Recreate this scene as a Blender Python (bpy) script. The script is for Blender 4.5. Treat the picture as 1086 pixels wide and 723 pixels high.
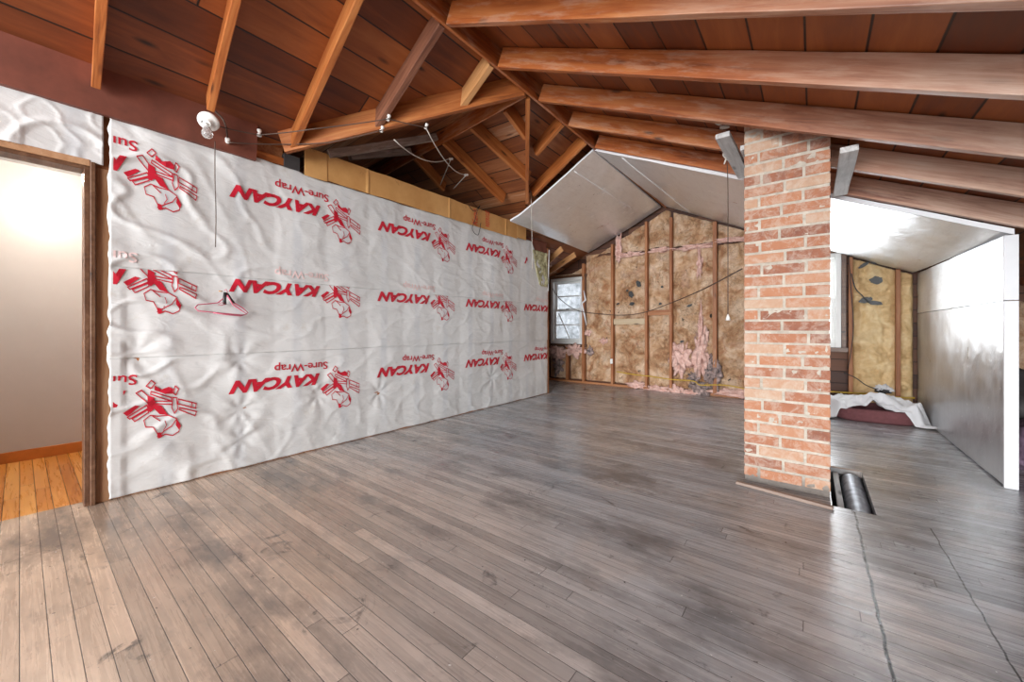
import bpy, math, random
from mathutils import Vector, Matrix, noise
random.seed(7)
for o in list(bpy.data.objects): bpy.data.objects.remove(o)
SC = bpy.context.scene
COL = SC.collection

# ------------------------------------------------------------------ camera
FPX, YAW, HY, CH = 408.0, math.radians(38.0), 348.5, 1.05
cam = bpy.data.cameras.new('camera'); co = bpy.data.objects.new('camera', cam); COL.objects.link(co)
co.location = (0, 0, CH); co.rotation_euler = (math.pi/2, 0, YAW)
cam.sensor_width = 36; cam.lens = FPX/1086*36; cam.shift_y = (HY-361.5)/1086; cam.clip_start = .05
SC.camera = co
SC.view_settings.view_transform = 'Standard'; SC.view_settings.look = 'None'
SC.view_settings.gamma = 1; SC.view_settings.use_curve_mapping = False
SC.view_settings.exposure = 0.55

# ------------------------------------------------------------------ sky and lights
w = bpy.data.worlds.new('overcast_sky'); SC.world = w; w.use_nodes = True
bg = w.node_tree.nodes['Background']; bg.inputs[0].default_value = (.90, .95, 1, 1); bg.inputs[1].default_value = 1.25

def area(name, loc, rot, sx, sy, power, color=(1, 1, 1), spread=180):
    l = bpy.data.lights.new(name, 'AREA'); l.shape = 'RECTANGLE'; l.size = sx; l.size_y = sy
    l.energy = power; l.color = color; l.spread = math.radians(spread)
    o = bpy.data.objects.new(name, l); COL.objects.link(o); o.location = loc; o.rotation_euler = rot
    return o
# daylight beyond the two gable windows (shining toward -Y) and an added fill light behind the camera, past the unbuilt end
area('daylight_left_window', (-3.85, 7.25, 1.5), (-math.pi/2, 0, 0), .9, 1.5, 45, (.93, .97, 1))
area('daylight_right_window', (-.02, 7.25, 1.5), (-math.pi/2, 0, 0), .9, 1.5, 75, (.93, .97, 1))
area('end_fill_light', (0.3, -7.5, 1.9), (math.pi/2, 0, 0), 7, 3.6, 1250, (.97, .99, 1))

# ------------------------------------------------------------------ projection helpers (photo pixel -> world)
cs, sn = math.cos(YAW), math.sin(YAW)
EYE = Vector((0, 0, CH))
def ray(u, v):
    a = u-543
    return Vector((a*cs-FPX*sn, a*sn+FPX*cs, HY-v))
def on(u, v, ax, val):
    r = ray(u, v); return EYE + r*((val-EYE[ax])/r[ax])
def G(u, v): return on(u, v, 2, 0)
def hit(u, v, pl):                       # pl = (point, normal)
    r = ray(u, v); return EYE + r*((pl[0]-EYE).dot(pl[1])/r.dot(pl[1]))
RX, RZ = -1.95, 3.10                      # ridge line of the rafter undersides
KL, KR = .50, .46
PL = (Vector((RX, 0, RZ)), Vector((-KL, 0, 1)))
PR = (Vector((RX, 0, RZ)), Vector((KR, 0, 1)))
SH = .155                                 # vertical rafter depth
XW, YG, XK = -3.40, 6.70, 1.00

# ------------------------------------------------------------------ mesh helpers
def link(name, me, mat=None, parent=None):
    o = bpy.data.objects.new(name, me); COL.objects.link(o)
    if mat: me.materials.append(mat)
    if parent: o.parent = parent
    return o
class MB:
    def __init__(s): s.v = []; s.f = []; s.uv = []; s.c = []
    def add(s, vs, fs, uvs=None, col=None):
        n = len(s.v); s.v += [tuple(p) for p in vs]; s.f += [tuple(i+n for i in f) for f in fs]
        s.uv += (uvs or [None]*len(fs)); s.c += [col]*len(fs); return s
    def box(s, c, d, M=None, col=None):
        x, y, z = [k/2 for k in d]; c = Vector(c)
        vs = [Vector((a*x, b*y, e*z)) for a in (-1, 1) for b in (-1, 1) for e in (-1, 1)]
        vs = [(M @ p if M else p)+c for p in vs]
        return s.add(vs, [(0, 1, 3, 2), (4, 6, 7, 5), (0, 4, 5, 1), (2, 3, 7, 6), (0, 2, 6, 4), (1, 5, 7, 3)], None, col)
    def span(s, a, b): return s.box([(a[i]+b[i])/2 for i in range(3)], [abs(b[i]-a[i]) for i in range(3)])
    def tube(s, pts, r, n=8, closed=False):
        pts = [Vector(p) for p in pts]; vs = []; fs = []
        for i, p in enumerate(pts):
            a = pts[i-1] if (i or closed) else p; b = pts[(i+1) % len(pts)] if (i < len(pts)-1 or closed) else p
            t = (b-a).normalized(); ref = Vector((0, 0, 1)) if abs(t.z) < .9 else Vector((1, 0, 0))
            x = t.cross(ref).normalized(); y = t.cross(x)
            rr = r[i] if isinstance(r, (list, tuple)) else r
            vs += [p+(x*math.cos(k*2*math.pi/n)+y*math.sin(k*2*math.pi/n))*rr for k in range(n)]
        m = len(pts)
        for i in range(m if closed else m-1):
            for k in range(n):
                fs.append((i*n+k, i*n+(k+1) % n, ((i+1) % m)*n+(k+1) % n, ((i+1) % m)*n+k))
        if not closed: fs += [tuple(range(n))[::-1], tuple((m-1)*n+k for k in range(n))]
        return s.add(vs, fs)
    def lathe(s, prof, M, n=24):
        vs = []; fs = []
        for r, z in prof: vs += [M @ Vector((r*math.cos(k*2*math.pi/n), r*math.sin(k*2*math.pi/n), z)) for k in range(n)]
        for i in range(len(prof)-1):
            for k in range(n): fs.append((i*n+k, i*n+(k+1) % n, (i+1)*n+(k+1) % n, (i+1)*n+k))
        fs += [tuple(range(n))[::-1], tuple((len(prof)-1)*n+k for k in range(n))]
        return s.add(vs, fs)
    def grid(s, fn, nu, nv, thick=None):
        """fn(i/nu, j/nv) -> point; thick = offset vector for a back skin"""
        vs = [Vector(fn(i/nu, j/nv)) for j in range(nv+1) for i in range(nu+1)]; W = nu+1
        fs = [(j*W+i, j*W+i+1, (j+1)*W+i+1, (j+1)*W+i) for j in range(nv) for i in range(nu)]
        if thick is not None:
            n = len(vs); t = Vector(thick); vs2 = [p+t for p in vs]
            fs2 = [tuple(k+n for k in f[::-1]) for f in fs]
            rim = [i for i in range(nu)] ; e = []
            loop = [i for i in range(W)]+[j*W+nu for j in range(1, nv+1)]+[nv*W+i for i in range(nu-1, -1, -1)]+[j*W for j in range(nv-1, 0, -1)]
            for a, b in zip(loop, loop[1:]+loop[:1]): e.append((b, a, a+n, b+n))
            vs += vs2; fs += fs2+e
        return s.add(vs, fs)
    def build(s, name, mat, parent=None, smooth=False, bevel=0):
        me = bpy.data.meshes.new(name); me.from_pydata(s.v, [], s.f)
        if any(u for u in s.uv):
            ul = me.uv_layers.new(name='UVMap')
            for p, u in zip(me.polygons, s.uv):
                if u:
                    for li, q in zip(p.loop_indices, u): ul.data[li].uv = q
        if any(c is not None for c in s.c):
            at = me.attributes.new('rnd', 'FLOAT', 'FACE')
            for i, c in enumerate(s.c): at.data[i].value = c if c is not None else 0
        if smooth: me.polygons.foreach_set('use_smooth', [True]*len(me.polygons))
        me.update()
        o = link(name, me, mat, parent)
        if bevel:
            b = o.modifiers.new('edge', 'BEVEL'); b.width = bevel; b.segments = 2; b.limit_method = 'ANGLE'
        return o
def tag(o, label=None, cat=None, group=None, kind=None):
    if label: o['label'] = label
    if cat: o['category'] = cat
    if group: o['group'] = group
    if kind: o['kind'] = kind
    return o
def empty(name, loc=(0, 0, 0)):
    o = bpy.data.objects.new(name, None); COL.objects.link(o); o.location = loc; o.empty_display_size = .05
    return o
def child(o, root):                       # parent keeping world coordinates
    o.parent = root; o.matrix_parent_inverse = Matrix.Translation(root.location).inverted()
    return o
def fbm(p, o=4): return noise.fractal(Vector(p), .9, 2.0, o)
def nz(x, y, z=0): return noise.noise(Vector((x, y, z)))
def ridged(x, y, z=0): return 1-abs(noise.noise(Vector((x, y, z))))*2.2

# ------------------------------------------------------------------ material helpers
class NT:
    def __init__(s, name):
        s.m = bpy.data.materials.new(name); s.m.use_nodes = True; s.t = s.m.node_tree; s.n = s.t.nodes; s.l = s.t.links
        s.b = s.n['Principled BSDF']; s.out = s.n['Material Output']
    def node(s, ty, **kw):
        n = s.n.new(ty)
        for k, v in kw.items(): setattr(n, k, v)
        return n
    def put(s, sock, val):
        if isinstance(val, bpy.types.NodeSocket): s.l.new(val, sock)
        elif isinstance(val, (tuple, list)) and sock.type == 'RGBA' and len(val) == 3: sock.default_value = (*val, 1)
        else: sock.default_value = val
    def math(s, op, a, b=0, c=0, clamp=False):
        n = s.node('ShaderNodeMath', operation=op); n.use_clamp = clamp
        s.put(n.inputs[0], a); s.put(n.inputs[1], b); s.put(n.inputs[2], c); return n.outputs[0]
    def ramp(s, f, stops, interp='LINEAR'):
        n = s.node('ShaderNodeValToRGB'); r = n.color_ramp; r.interpolation = interp
        while len(r.elements) < len(stops): r.elements.new(.5)
        for e, (p, c) in zip(r.elements, stops): e.position = p; e.color = (*c, 1) if len(c) == 3 else c
        s.put(n.inputs[0], f); return n.outputs[0]
    def vec(s, x, y, z):
        n = s.node('ShaderNodeCombineXYZ'); s.put(n.inputs[0], x); s.put(n.inputs[1], y); s.put(n.inputs[2], z); return n.outputs[0]
    def noise(s, v, sc=5, det=4, rough=.6, dist=0):
        n = s.node('ShaderNodeTexNoise'); s.put(n.inputs['Vector'], v); s.put(n.inputs['Scale'], sc)
        s.put(n.inputs['Detail'], det); s.put(n.inputs['Roughness'], rough); s.put(n.inputs['Distortion'], dist); return n.outputs[0]
    def white(s, v):
        n = s.node('ShaderNodeTexWhiteNoise', noise_dimensions='3D'); s.put(n.inputs['Vector'], v); return n.outputs[0]
    def mix(s, f, a, b, blend='MIX'):
        n = s.node('ShaderNodeMix', data_type='RGBA', blend_type=blend); n.clamp_factor = True
        s.put(n.inputs[0], f); s.put(n.inputs[6], a); s.put(n.inputs[7], b); return n.outputs[2]
    def maprange(s, v, a, b, c=0, d=1):
        n = s.node('ShaderNodeMapRange'); n.clamp = True
        for i, k in enumerate((v, a, b, c, d)): s.put(n.inputs[i], k)
        return n.outputs[0]
    def obj(s): return s.node('ShaderNodeTexCoord').outputs['Object']
    def gen(s): return s.node('ShaderNodeNewGeometry').outputs['Position']
    def scale(s, v, x, y, z):
        n = s.node('ShaderNodeMapping'); s.put(n.inputs['Vector'], v); n.inputs['Scale'].default_value = (x, y, z); return n.outputs[0]
    def add(s, a, b):
        n = s.node('ShaderNodeVectorMath', operation='ADD'); s.put(n.inputs[0], a); s.put(n.inputs[1], b); return n.outputs[0]
    def bump(s, h, dist=.002, st=1, nrm=None):
        n = s.node('ShaderNodeBump'); s.put(n.inputs['Height'], h); n.inputs['Distance'].default_value = dist; n.inputs['Strength'].default_value = st
        if nrm: s.put(n.inputs['Normal'], nrm)
        return n.outputs[0]
    def fin(s, color=None, rough=None, bump=None, metal=None, **kw):
        if color is not None: s.put(s.b.inputs['Base Color'], color)
        if rough is not None: s.put(s.b.inputs['Roughness'], rough)
        if metal is not None: s.put(s.b.inputs['Metallic'], metal)
        if bump is not None: s.put(s.b.inputs['Normal'], bump)
        for k, v in kw.items(): s.put(s.b.inputs[k], v)
        return s.m
def plain(name, c, rough=.6, var=.12, metal=0, sc=8, bump=.0):
    t = NT(name); p = t.obj(); n = t.noise(p, sc, 4)
    col = t.ramp(n, [(.3, tuple(k*(1-var) for k in c)), (.7, tuple(min(1, k*(1+var)) for k in c))])
    return t.fin(col, rough, t.bump(n, bump) if bump else None, metal)
def wood(name, dark, mid, light, rough=.55, white=0.0, frost=(.75, .66, .6), weather=False):
    """timber with its grain along the object's own X axis"""
    t = NT(name); oi = t.node('ShaderNodeObjectInfo').outputs['Random']
    p = t.obj(); off = t.vec(t.math('MULTIPLY', oi, 31), t.math('MULTIPLY', oi, 17), 0); p = t.add(p, off)
    g = t.noise(t.scale(p, 1.3, 22, 22), 1, 5, .65, 1.2); big = t.noise(t.scale(p, .9, 3, 3), 1.5, 3)
    f = t.math('ADD', t.math('MULTIPLY', g, .6), t.math('MULTIPLY', big, .45))
    c = t.ramp(f, [(.32, dark), (.5, mid), (.72, light)])
    v = t.node('ShaderNodeTexVoronoi', feature='F1'); t.put(v.inputs['Vector'], t.scale(p, 2.4, 9, 9)); v.inputs['Scale'].default_value = 1; v.inputs['Randomness'].default_value = 1
    k = t.maprange(v.outputs['Distance'], .06, .16, 1, 0)
    c = t.mix(t.math('MULTIPLY', k, .85), c, tuple(q*.22 for q in dark))
    if weather:                            # the timbers greyed toward the right-hand eave
        sp = t.node('ShaderNodeSeparateXYZ'); t.put(sp.inputs[0], t.gen())
        wm = t.maprange(t.math('ADD', sp.outputs[0], t.math('MULTIPLY', big, 1.2)), -.1, 1.3)
        c = t.mix(t.math('MULTIPLY', wm, .85), c, t.ramp(f, [(.34, (.24, .12, .09)), (.5, (.50, .32, .24)), (.68, (.68, .53, .44))]))
    if white:
        wn = t.maprange(t.noise(t.scale(p, 1.6, 5, 9), 2.2, 4, .7), .50, .62)
        c = t.mix(t.math('MULTIPLY', wn, white), c, frost)
    c = t.mix(t.math('MULTIPLY', t.math('SUBTRACT', oi, .5), .5), c, (.05, .02, .01))
    return t.fin(c, rough, t.bump(g, .003, .7))
def planks(name, w_, L, stops, gap=.03, rough=.5, grain=(1.5, 40), stain=None, gapcol=(.012, .006, .004), hook=None, spec=.5, rvar=.15):
    t = NT(name); uv = t.node('ShaderNodeUVMap').outputs[0]
    sp = t.node('ShaderNodeSeparateXYZ'); t.put(sp.inputs[0], uv); x, y = sp.outputs[0], sp.outputs[1]
    yy = t.math('DIVIDE', y, w_); row = t.math('FLOOR', yy); fy = t.math('FRACT', yy)
    r1 = t.white(t.vec(row, 3.3, 0)); xs = t.math('ADD', t.math('DIVIDE', x, L), t.math('MULTIPLY', r1, 9)); cl = t.math('FLOOR', xs); fx = t.math('FRACT', xs)
    idv = t.white(t.vec(row, cl, 1.7))
    g = t.noise(t.vec(t.math('MULTIPLY', x, grain[0]), t.math('MULTIPLY', y, grain[1]), t.math('MULTIPLY', idv, 40)), 1, 5, .65, .8)
    f = t.math('ADD', t.math('MULTIPLY', idv, .45), t.math('MULTIPLY', g, .6))
    c = t.ramp(f, stops)
    v = t.node('ShaderNodeTexVoronoi', feature='F1'); t.put(v.inputs['Vector'], t.vec(t.math('MULTIPLY', x, 2.2), t.math('MULTIPLY', y, 7), t.math('MULTIPLY', idv, 9))); v.inputs['Scale'].default_value = 1
    dy = t.math('MINIMUM', fy, t.math('SUBTRACT', 1, fy)); dx = t.math('MULTIPLY', t.math('MINIMUM', fx, t.math('SUBTRACT', 1, fx)), L/w_)
    d = t.math('MINIMUM', dy, dx); gm = t.maprange(d, gap*.4, gap, 1, 0)
    if stain: c = t.mix(t.math('MULTIPLY', t.maprange(v.outputs['Distance'], .04, .15, 1, 0), stain), c, (.02, .008, .004))
    rr = t.maprange(g, .3, .7, rough-rvar/2, rough+rvar/2)
    if hook: c, rr = hook(t, x, y, c, rr, idv)
    c = t.mix(gm, c, gapcol)
    h = t.math('SUBTRACT', t.math('MULTIPLY', g, .25), gm)
    t.put(t.b.inputs['Specular IOR Level'], spec)
    return t.fin(c, rr, t.bump(h, .003, .6))

def floor_hook(t, x, y, c, rr, idv):
    P = t.vec(x, y, 0)
    n1 = t.noise(P, .75, 5, .6); brown = t.maprange(n1, .44, .60)
    # brown wear by the doorway, with the hall lamp's warm glow painted into the boards
    dr = t.math('SQRT', t.math('ADD', t.math('POWER', t.math('ADD', x, 2.6), 2), t.math('POWER', t.math('ADD', y, .5), 2)))
    near = t.maprange(t.math('ADD', dr, t.math('MULTIPLY', n1, 1.4)), 2.3, 3.7, 1, 0)
    brown = t.math('MAXIMUM', t.math('MULTIPLY', brown, .45), near)
    c = t.mix(brown, c, t.mix(1, c, (1.36, 1.0, .72), 'MULTIPLY'))
    d1 = t.maprange(t.noise(t.vec(t.math('MULTIPLY', x, .8), t.math('MULTIPLY', y, 1.9), 2), 1.5, 6, .7), .50, .66)
    c = t.mix(t.math('MULTIPLY', d1, .68), c, (.11, .10, .098))
    mo = t.noise(t.vec(t.math('MULTIPLY', x, 1.3), t.math('MULTIPLY', y, 4), 5), 2.2, 6, .7, .5); c = t.mix(t.maprange(mo, .35, .65, .55, 0), c, t.mix(1, c, (.62, .61, .61), 'MULTIPLY'))
    d2 = t.maprange(t.noise(t.add(P, (7, 3, 0)), 5, 5, .75, 1), .61, .70)
    c = t.mix(t.math('MULTIPLY', d2, .75), c, (.035, .03, .03))
    d3 = t.maprange(t.noise(t.add(P, (1, 9, 0)), 45, 2, .5), .72, .76)
    c = t.mix(d3, c, (.05, .04, .04))
    d4 = t.maprange(t.noise(t.add(P, (4, 4, 0)), 60, 2, .5), .745, .77)
    c = t.mix(d4, c, (.8, .8, .78))
    for xc, y0, y1, wd in ((.19, 1.2, 2.95, .007), (.49, 1.6, 2.95, .004)):
        wob = t.math('MULTIPLY', t.math('SUBTRACT', t.noise(t.vec(0, y, 0), 9, 2), .5), .018)
        m = t.maprange(t.math('ABSOLUTE', t.math('ADD', t.math('SUBTRACT', x, xc), wob)), wd*.4, wd, 1, 0)
        m = t.math('MULTIPLY', m, t.math('MULTIPLY', t.math('GREATER_THAN', y, y0), t.math('LESS_THAN', y, y1)))
        c = t.mix(m, c, (.02, .018, .016))
    rr = t.math('ADD', rr, t.math('MULTIPLY', d1, -.08))
    return c, rr

M = {}
M['floor'] = planks('worn_grey_floorboards', .062, 1.7, [(.15, (.25, .262, .28)), (.45, (.38, .395, .42)), (.65, (.47, .487, .515)), (.9, (.60, .62, .65))], gap=.026, rough=.27, grain=(2.2, 55), hook=floor_hook, gapcol=(.10, .09, .085), spec=.6)
M['hall_floor'] = planks('varnished_orange_floorboards', .062, 1.5, [(.2, (.38, .12, .02)), (.5, (.62, .25, .05)), (.8, (.8, .42, .12))], gap=.04, rough=.3, grain=(2, 40), gapcol=(.12, .04, .01))
M['sheath'] = planks('red_brown_roof_boards', .235, 3.6, [(.15, (.07, .015, .004)), (.42, (.165, .038, .009)), (.65, (.31, .085, .02)), (.88, (.46, .16, .05))], gap=.03, rough=.45, grain=(1.3, 11), stain=.92)
M['sheath_pale'] = planks('mottled_roof_boards', .2, 2.2, [(.15, (.08, .02, .007)), (.42, (.22, .065, .02)), (.68, (.42, .17, .07)), (.9, (.62, .42, .28))], gap=.04, rough=.55, grain=(1.6, 16), stain=.8)
M['wallboard'] = planks('dark_wall_sheathing_boards', .16, 2.4, [(.2, (.05, .018, .01)), (.5, (.11, .04, .02)), (.8, (.17, .07, .035))], gap=.04, rough=.6)
M['rafter'] = wood('orange_brown_timber', (.13, .026, .006), (.42, .108, .022), (.62, .24, .075), .5, .30, (.66, .46, .34), weather=True)
M['rafter_orange'] = wood('bright_orange_timber', (.13, .03, .008), (.42, .12, .026), (.62, .25, .075), .5)
M['rafter_brown'] = wood('dark_brown_timber', (.07, .022, .012), (.20, .075, .04), (.36, .17, .10), .55)
M['rafter_tan'] = wood('tan_orange_timber', (.34, .14, .05), (.56, .27, .10), (.68, .40, .19), .55)
M['rafter_grey'] = wood('weathered_pinkish_timber', (.22, .10, .07), (.44, .27, .20), (.60, .44, .36), .6, .7, (.66, .57, .52))
M['beam_grey'] = wood('grey_weathered_timber', (.10, .065, .05), (.24, .17, .135), (.40, .31, .26), .7, .5, (.45, .38, .33))
M['plank_white'] = wood('lime_spattered_timber', (.30, .28, .27), (.56, .55, .54), (.78, .78, .77), .7, .5, (.8, .8, .8))
M['stud'] = wood('red_brown_stud_timber', (.16, .045, .015), (.36, .13, .045), (.50, .24, .11), .55)
M['frame'] = wood('dark_varnished_trim', (.05, .022, .012), (.13, .06, .032), (.23, .13, .075), .4)
M['raw_board'] = wood('stained_tan_board', (.22, .10, .045), (.42, .22, .11), (.55, .33, .19), .6)
M['pale_board'] = wood('pale_new_board', (.55, .40, .24), (.68, .52, .34), (.76, .61, .42), .6)
M['panel'] = plain('brown_hardboard', (.16, .045, .026), .6, .2)
M['black_block'] = plain('charcoal_block', (.05, .045, .045), .7, .25)
M['white_wall'] = plain('warm_white_plaster', (.47, .475, .48), .3, .02)
M['baseboard'] = plain('orange_varnished_wood', (.50, .17, .035), .35, .25, sc=5)
M['vinyl'] = plain('white_window_vinyl', (.82, .82, .80), .35, .03)
M['red'] = plain('red_print', (.52, .010, .030), .5, .06)
M['faded_red'] = plain('faded_pink_print', (.80, .60, .58), .5, .04)
M['card_red'] = plain('orange_red_print', (.62, .06, .025), .6, .1)
M['porcelain'] = plain('white_porcelain', (.82, .80, .76), .2, .03)
M['black'] = plain('black_plastic', (.02, .02, .02), .45, .2)
M['wire'] = plain('brown_cloth_wire', (.09, .055, .04), .7, .3)
M['cord'] = plain('pale_cotton_cord', (.60, .56, .50), .8, .1)
M['yellow'] = plain('yellow_cable_jacket', (.62, .40, .04), .45, .1)
M['steel'] = plain('galvanised_sheet', (.26, .27, .30), .5, .5, metal=.6, sc=18)
M['pink_wire'] = plain('pink_coated_wire', (.55, .12, .18), .45, .1)
M['dark_fluff'] = plain('sooty_fibre', (.05, .05, .05), .95, .5, sc=30)
M['sheet'] = plain('white_cotton_sheet', (.80, .80, .82), .85, .03)
M['maroon'] = plain('maroon_plush', (.17, .06, .065), .9, .15, sc=30)
M['purple'] = plain('mauve_cloth', (.20, .13, .19), .9, .3, sc=6)

def kraft():
    t = NT('tan_kraft_paper'); p = t.gen(); oi = t.node('ShaderNodeObjectInfo').outputs['Random']
    p = t.add(p, t.vec(oi, t.math('MULTIPLY', oi, 5), oi))
    n = t.noise(p, 3.5, 6, .65, .6); c = t.ramp(n, [(.32, (.34, .15, .065)), (.46, (.62, .37, .205)), (.64, (.84, .62, .44))])
    r = t.maprange(t.noise(t.add(p, (3, 1, 8)), 4.5, 5, .7, 1.5), .54, .66); c = t.mix(t.math('MULTIPLY', r, .55), c, (.42, .13, .04))
    pk = t.maprange(t.noise(t.add(p, (13, 1, 8)), 2.5, 4, .6, 1), .58, .66); c = t.mix(t.math('MULTIPLY', pk, .4), c, (.62, .40, .30))
    k = t.maprange(t.noise(t.add(p, (9, 4, 2)), 6.5, 3, .55, .3), .695, .72); c = t.mix(k, c, (.03, .025, .02))
    vo = t.node('ShaderNodeTexVoronoi', feature='DISTANCE_TO_EDGE'); t.put(vo.inputs['Vector'], t.add(t.scale(p, 1, 1, .7), t.vec(t.noise(p, 7, 4), t.noise(t.add(p, (4, 4, 4)), 6, 4), t.noise(t.add(p, (8, 2, 1)), 7, 4)))); vo.inputs['Scale'].default_value = 7
    cm = t.math('MULTIPLY', t.maprange(vo.outputs['Distance'], .0, .035, 1, 0), t.maprange(t.noise(t.add(p, (2, 2, 9)), 3, 3), .45, .6))
    c = t.mix(t.math('MULTIPLY', cm, .8), c, (.17, .065, .03))  # dark crease lines painted in for the shading of the paper's wrinkles
    h = t.math('SUBTRACT', t.noise(p, 20, 5, .65, 1.5), t.math('MULTIPLY', cm, .5))
    return t.fin(c, .5, t.bump(h, .045, .8))
def kraft_gold():
    t = NT('golden_kraft_paper'); p = t.gen()
    n = t.noise(p, 3.5, 6, .65, .6); c = t.ramp(n, [(.3, (.46, .27, .11)), (.5, (.76, .53, .26)), (.7, (.93, .74, .44))])
    return t.fin(c, .55, t.bump(t.noise(p, 22, 4, .6, 1.5), .018, .5))
M['kraft'] = kraft(); M['kraft_gold'] = kraft_gold()
def fluff(name, a, b):
    t = NT(name); p = t.gen(); n = t.noise(p, 14, 6, .75, .5)
    return t.fin(t.ramp(n, [(.35, a), (.65, b)]), .95, t.bump(t.noise(p, 90, 4, .7), .01, .8))
M['pink'] = fluff('pink_glass_wool', (.58, .30, .24), (.95, .68, .60))
M['sooty_pink'] = fluff('sooty_glass_wool', (.05, .05, .055), (.62, .45, .41))
M['yellow_wool'] = fluff('yellow_glass_wool', (.25, .22, .10), (.62, .58, .36))
def wrapm():
    t = NT('white_woven_house_wrap'); p = t.gen()
    s = t.node('ShaderNodeSeparateXYZ'); t.put(s.inputs[0], p)
    n = t.noise(p, 2.2, 5, .6); c = t.ramp(n, [(.3, (.60, .60, .59)), (.7, (.75, .75, .74))])
    # stud shadows painted in as grey-blue bands, like timber seen through the sheet, every 40 cm
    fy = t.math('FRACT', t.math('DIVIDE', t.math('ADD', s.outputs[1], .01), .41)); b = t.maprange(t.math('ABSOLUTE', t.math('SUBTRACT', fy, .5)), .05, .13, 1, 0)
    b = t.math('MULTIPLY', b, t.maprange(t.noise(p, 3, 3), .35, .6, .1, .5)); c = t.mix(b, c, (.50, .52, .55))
    d = t.maprange(t.noise(p, 7, 5, .7), .60, .75); c = t.mix(t.math('MULTIPLY', d, .35), c, (.45, .38, .28))
    wv = t.noise(t.scale(p, 1, 140, 140), 1, 1); h = t.math('ADD', t.math('MULTIPLY', wv, .06), t.noise(t.scale(p, 1, 3, 8), 2, 3, .5, 1))
    return t.fin(c, .42, t.bump(h, .012, .45))
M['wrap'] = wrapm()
def foil(name, col=(.72, .73, .74), rough=.30, frost=.5):
    t = NT(name); p = t.gen(); n = t.noise(p, 3, 5, .65, 1)
    st_ = t.maprange(t.noise(t.scale(p, 9, 1.3, 9), 2.2, 5, .7, 1.5), .50, .62)
    sc = t.noise(t.scale(p, 5, 5, 1.0), 3, 4, .6); f = t.maprange(t.math('ADD', t.math('MULTIPLY', n, .6), t.math('MULTIPLY', sc, .4)), .34, .74)
    c = t.mix(t.math('MULTIPLY', f, frost), col, (.90, .92, .93)); c = t.mix(t.math('MULTIPLY', st_, .16), c, (.5, .5, .5))
    sp = t.maprange(t.noise(p, 38, 2, .5), .715, .735); c = t.mix(sp, c, (.92, .92, .92))
    m = t.math('SUBTRACT', 1, t.math('MAXIMUM', t.math('ADD', t.math('MULTIPLY', f, .25), .28), t.math('MULTIPLY', sp, .9)))
    r = t.math('ADD', t.math('MULTIPLY', f, .22), rough)
    h = t.math('ADD', t.math('MULTIPLY', t.noise(p, 60, 3, .6), .12), t.noise(p, 5, 3, .5, .5))
    return t.fin(c, r, t.bump(h, .02, .35), m)
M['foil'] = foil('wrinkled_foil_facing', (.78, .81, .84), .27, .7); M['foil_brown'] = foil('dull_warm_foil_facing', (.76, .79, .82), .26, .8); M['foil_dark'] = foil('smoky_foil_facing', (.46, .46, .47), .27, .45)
M['foam_edge'] = plain('white_foam_edge', (.80, .81, .84), .5, .03)
M['foil_tape'] = plain('bright_foil_tape', (.92, .93, .94), .5, .02)
def cardboard():
    t = NT('orange_tan_cardboard'); p = t.gen(); n = t.noise(p, 4, 5, .6)
    c = t.ramp(n, [(.3, (.50, .24, .07)), (.7, (.66, .36, .13))])
    d = t.maprange(t.noise(t.add(p, (3, 3, 3)), 7, 4, .7), .62, .7); c = t.mix(t.math('MULTIPLY', d, .4), c, (.25, .10, .03))
    return t.fin(c, .65, t.bump(n, .01, .3))
M['card'] = cardboard()
def brickm():
    t = NT('old_red_brick'); p = t.gen(); a = t.node('ShaderNodeAttribute', attribute_name='rnd').outputs['Fac']
    n = t.noise(p, 16, 5, .7); f = t.math('ADD', t.math('MULTIPLY', a, .7), t.math('MULTIPLY', n, .35))
    c = t.ramp(f, [(.12, (.20, .075, .05)), (.3, (.34, .13, .07)), (.55, (.44, .19, .10)), (.78, (.47, .26, .16)), (1, (.52, .41, .31))])
    s = t.maprange(t.noise(t.add(p, (5, 5, 5)), 13, 6, .8, .5), .46, .60); c = t.mix(t.math('MULTIPLY', s, .45), c, (.56, .48, .40))
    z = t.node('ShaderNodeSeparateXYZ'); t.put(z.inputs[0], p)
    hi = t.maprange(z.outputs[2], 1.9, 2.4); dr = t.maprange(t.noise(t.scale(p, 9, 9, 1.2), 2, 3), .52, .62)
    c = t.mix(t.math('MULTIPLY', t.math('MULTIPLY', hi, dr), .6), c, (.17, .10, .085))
    return t.fin(c, .8, t.bump(n, .006, .8))
def mortarm():
    t = NT('rough_mortar'); p = t.gen(); n = t.noise(p, 22, 5, .7); c = t.ramp(n, [(.3, (.38, .33, .27)), (.7, (.60, .54, .46))])
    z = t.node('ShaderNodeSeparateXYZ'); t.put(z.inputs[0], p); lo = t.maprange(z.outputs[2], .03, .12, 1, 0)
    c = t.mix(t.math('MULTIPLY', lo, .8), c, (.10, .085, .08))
    return t.fin(c, .9, t.bump(n, .008, .8))
M['brick'] = brickm(); M['mortar'] = mortarm()
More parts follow.
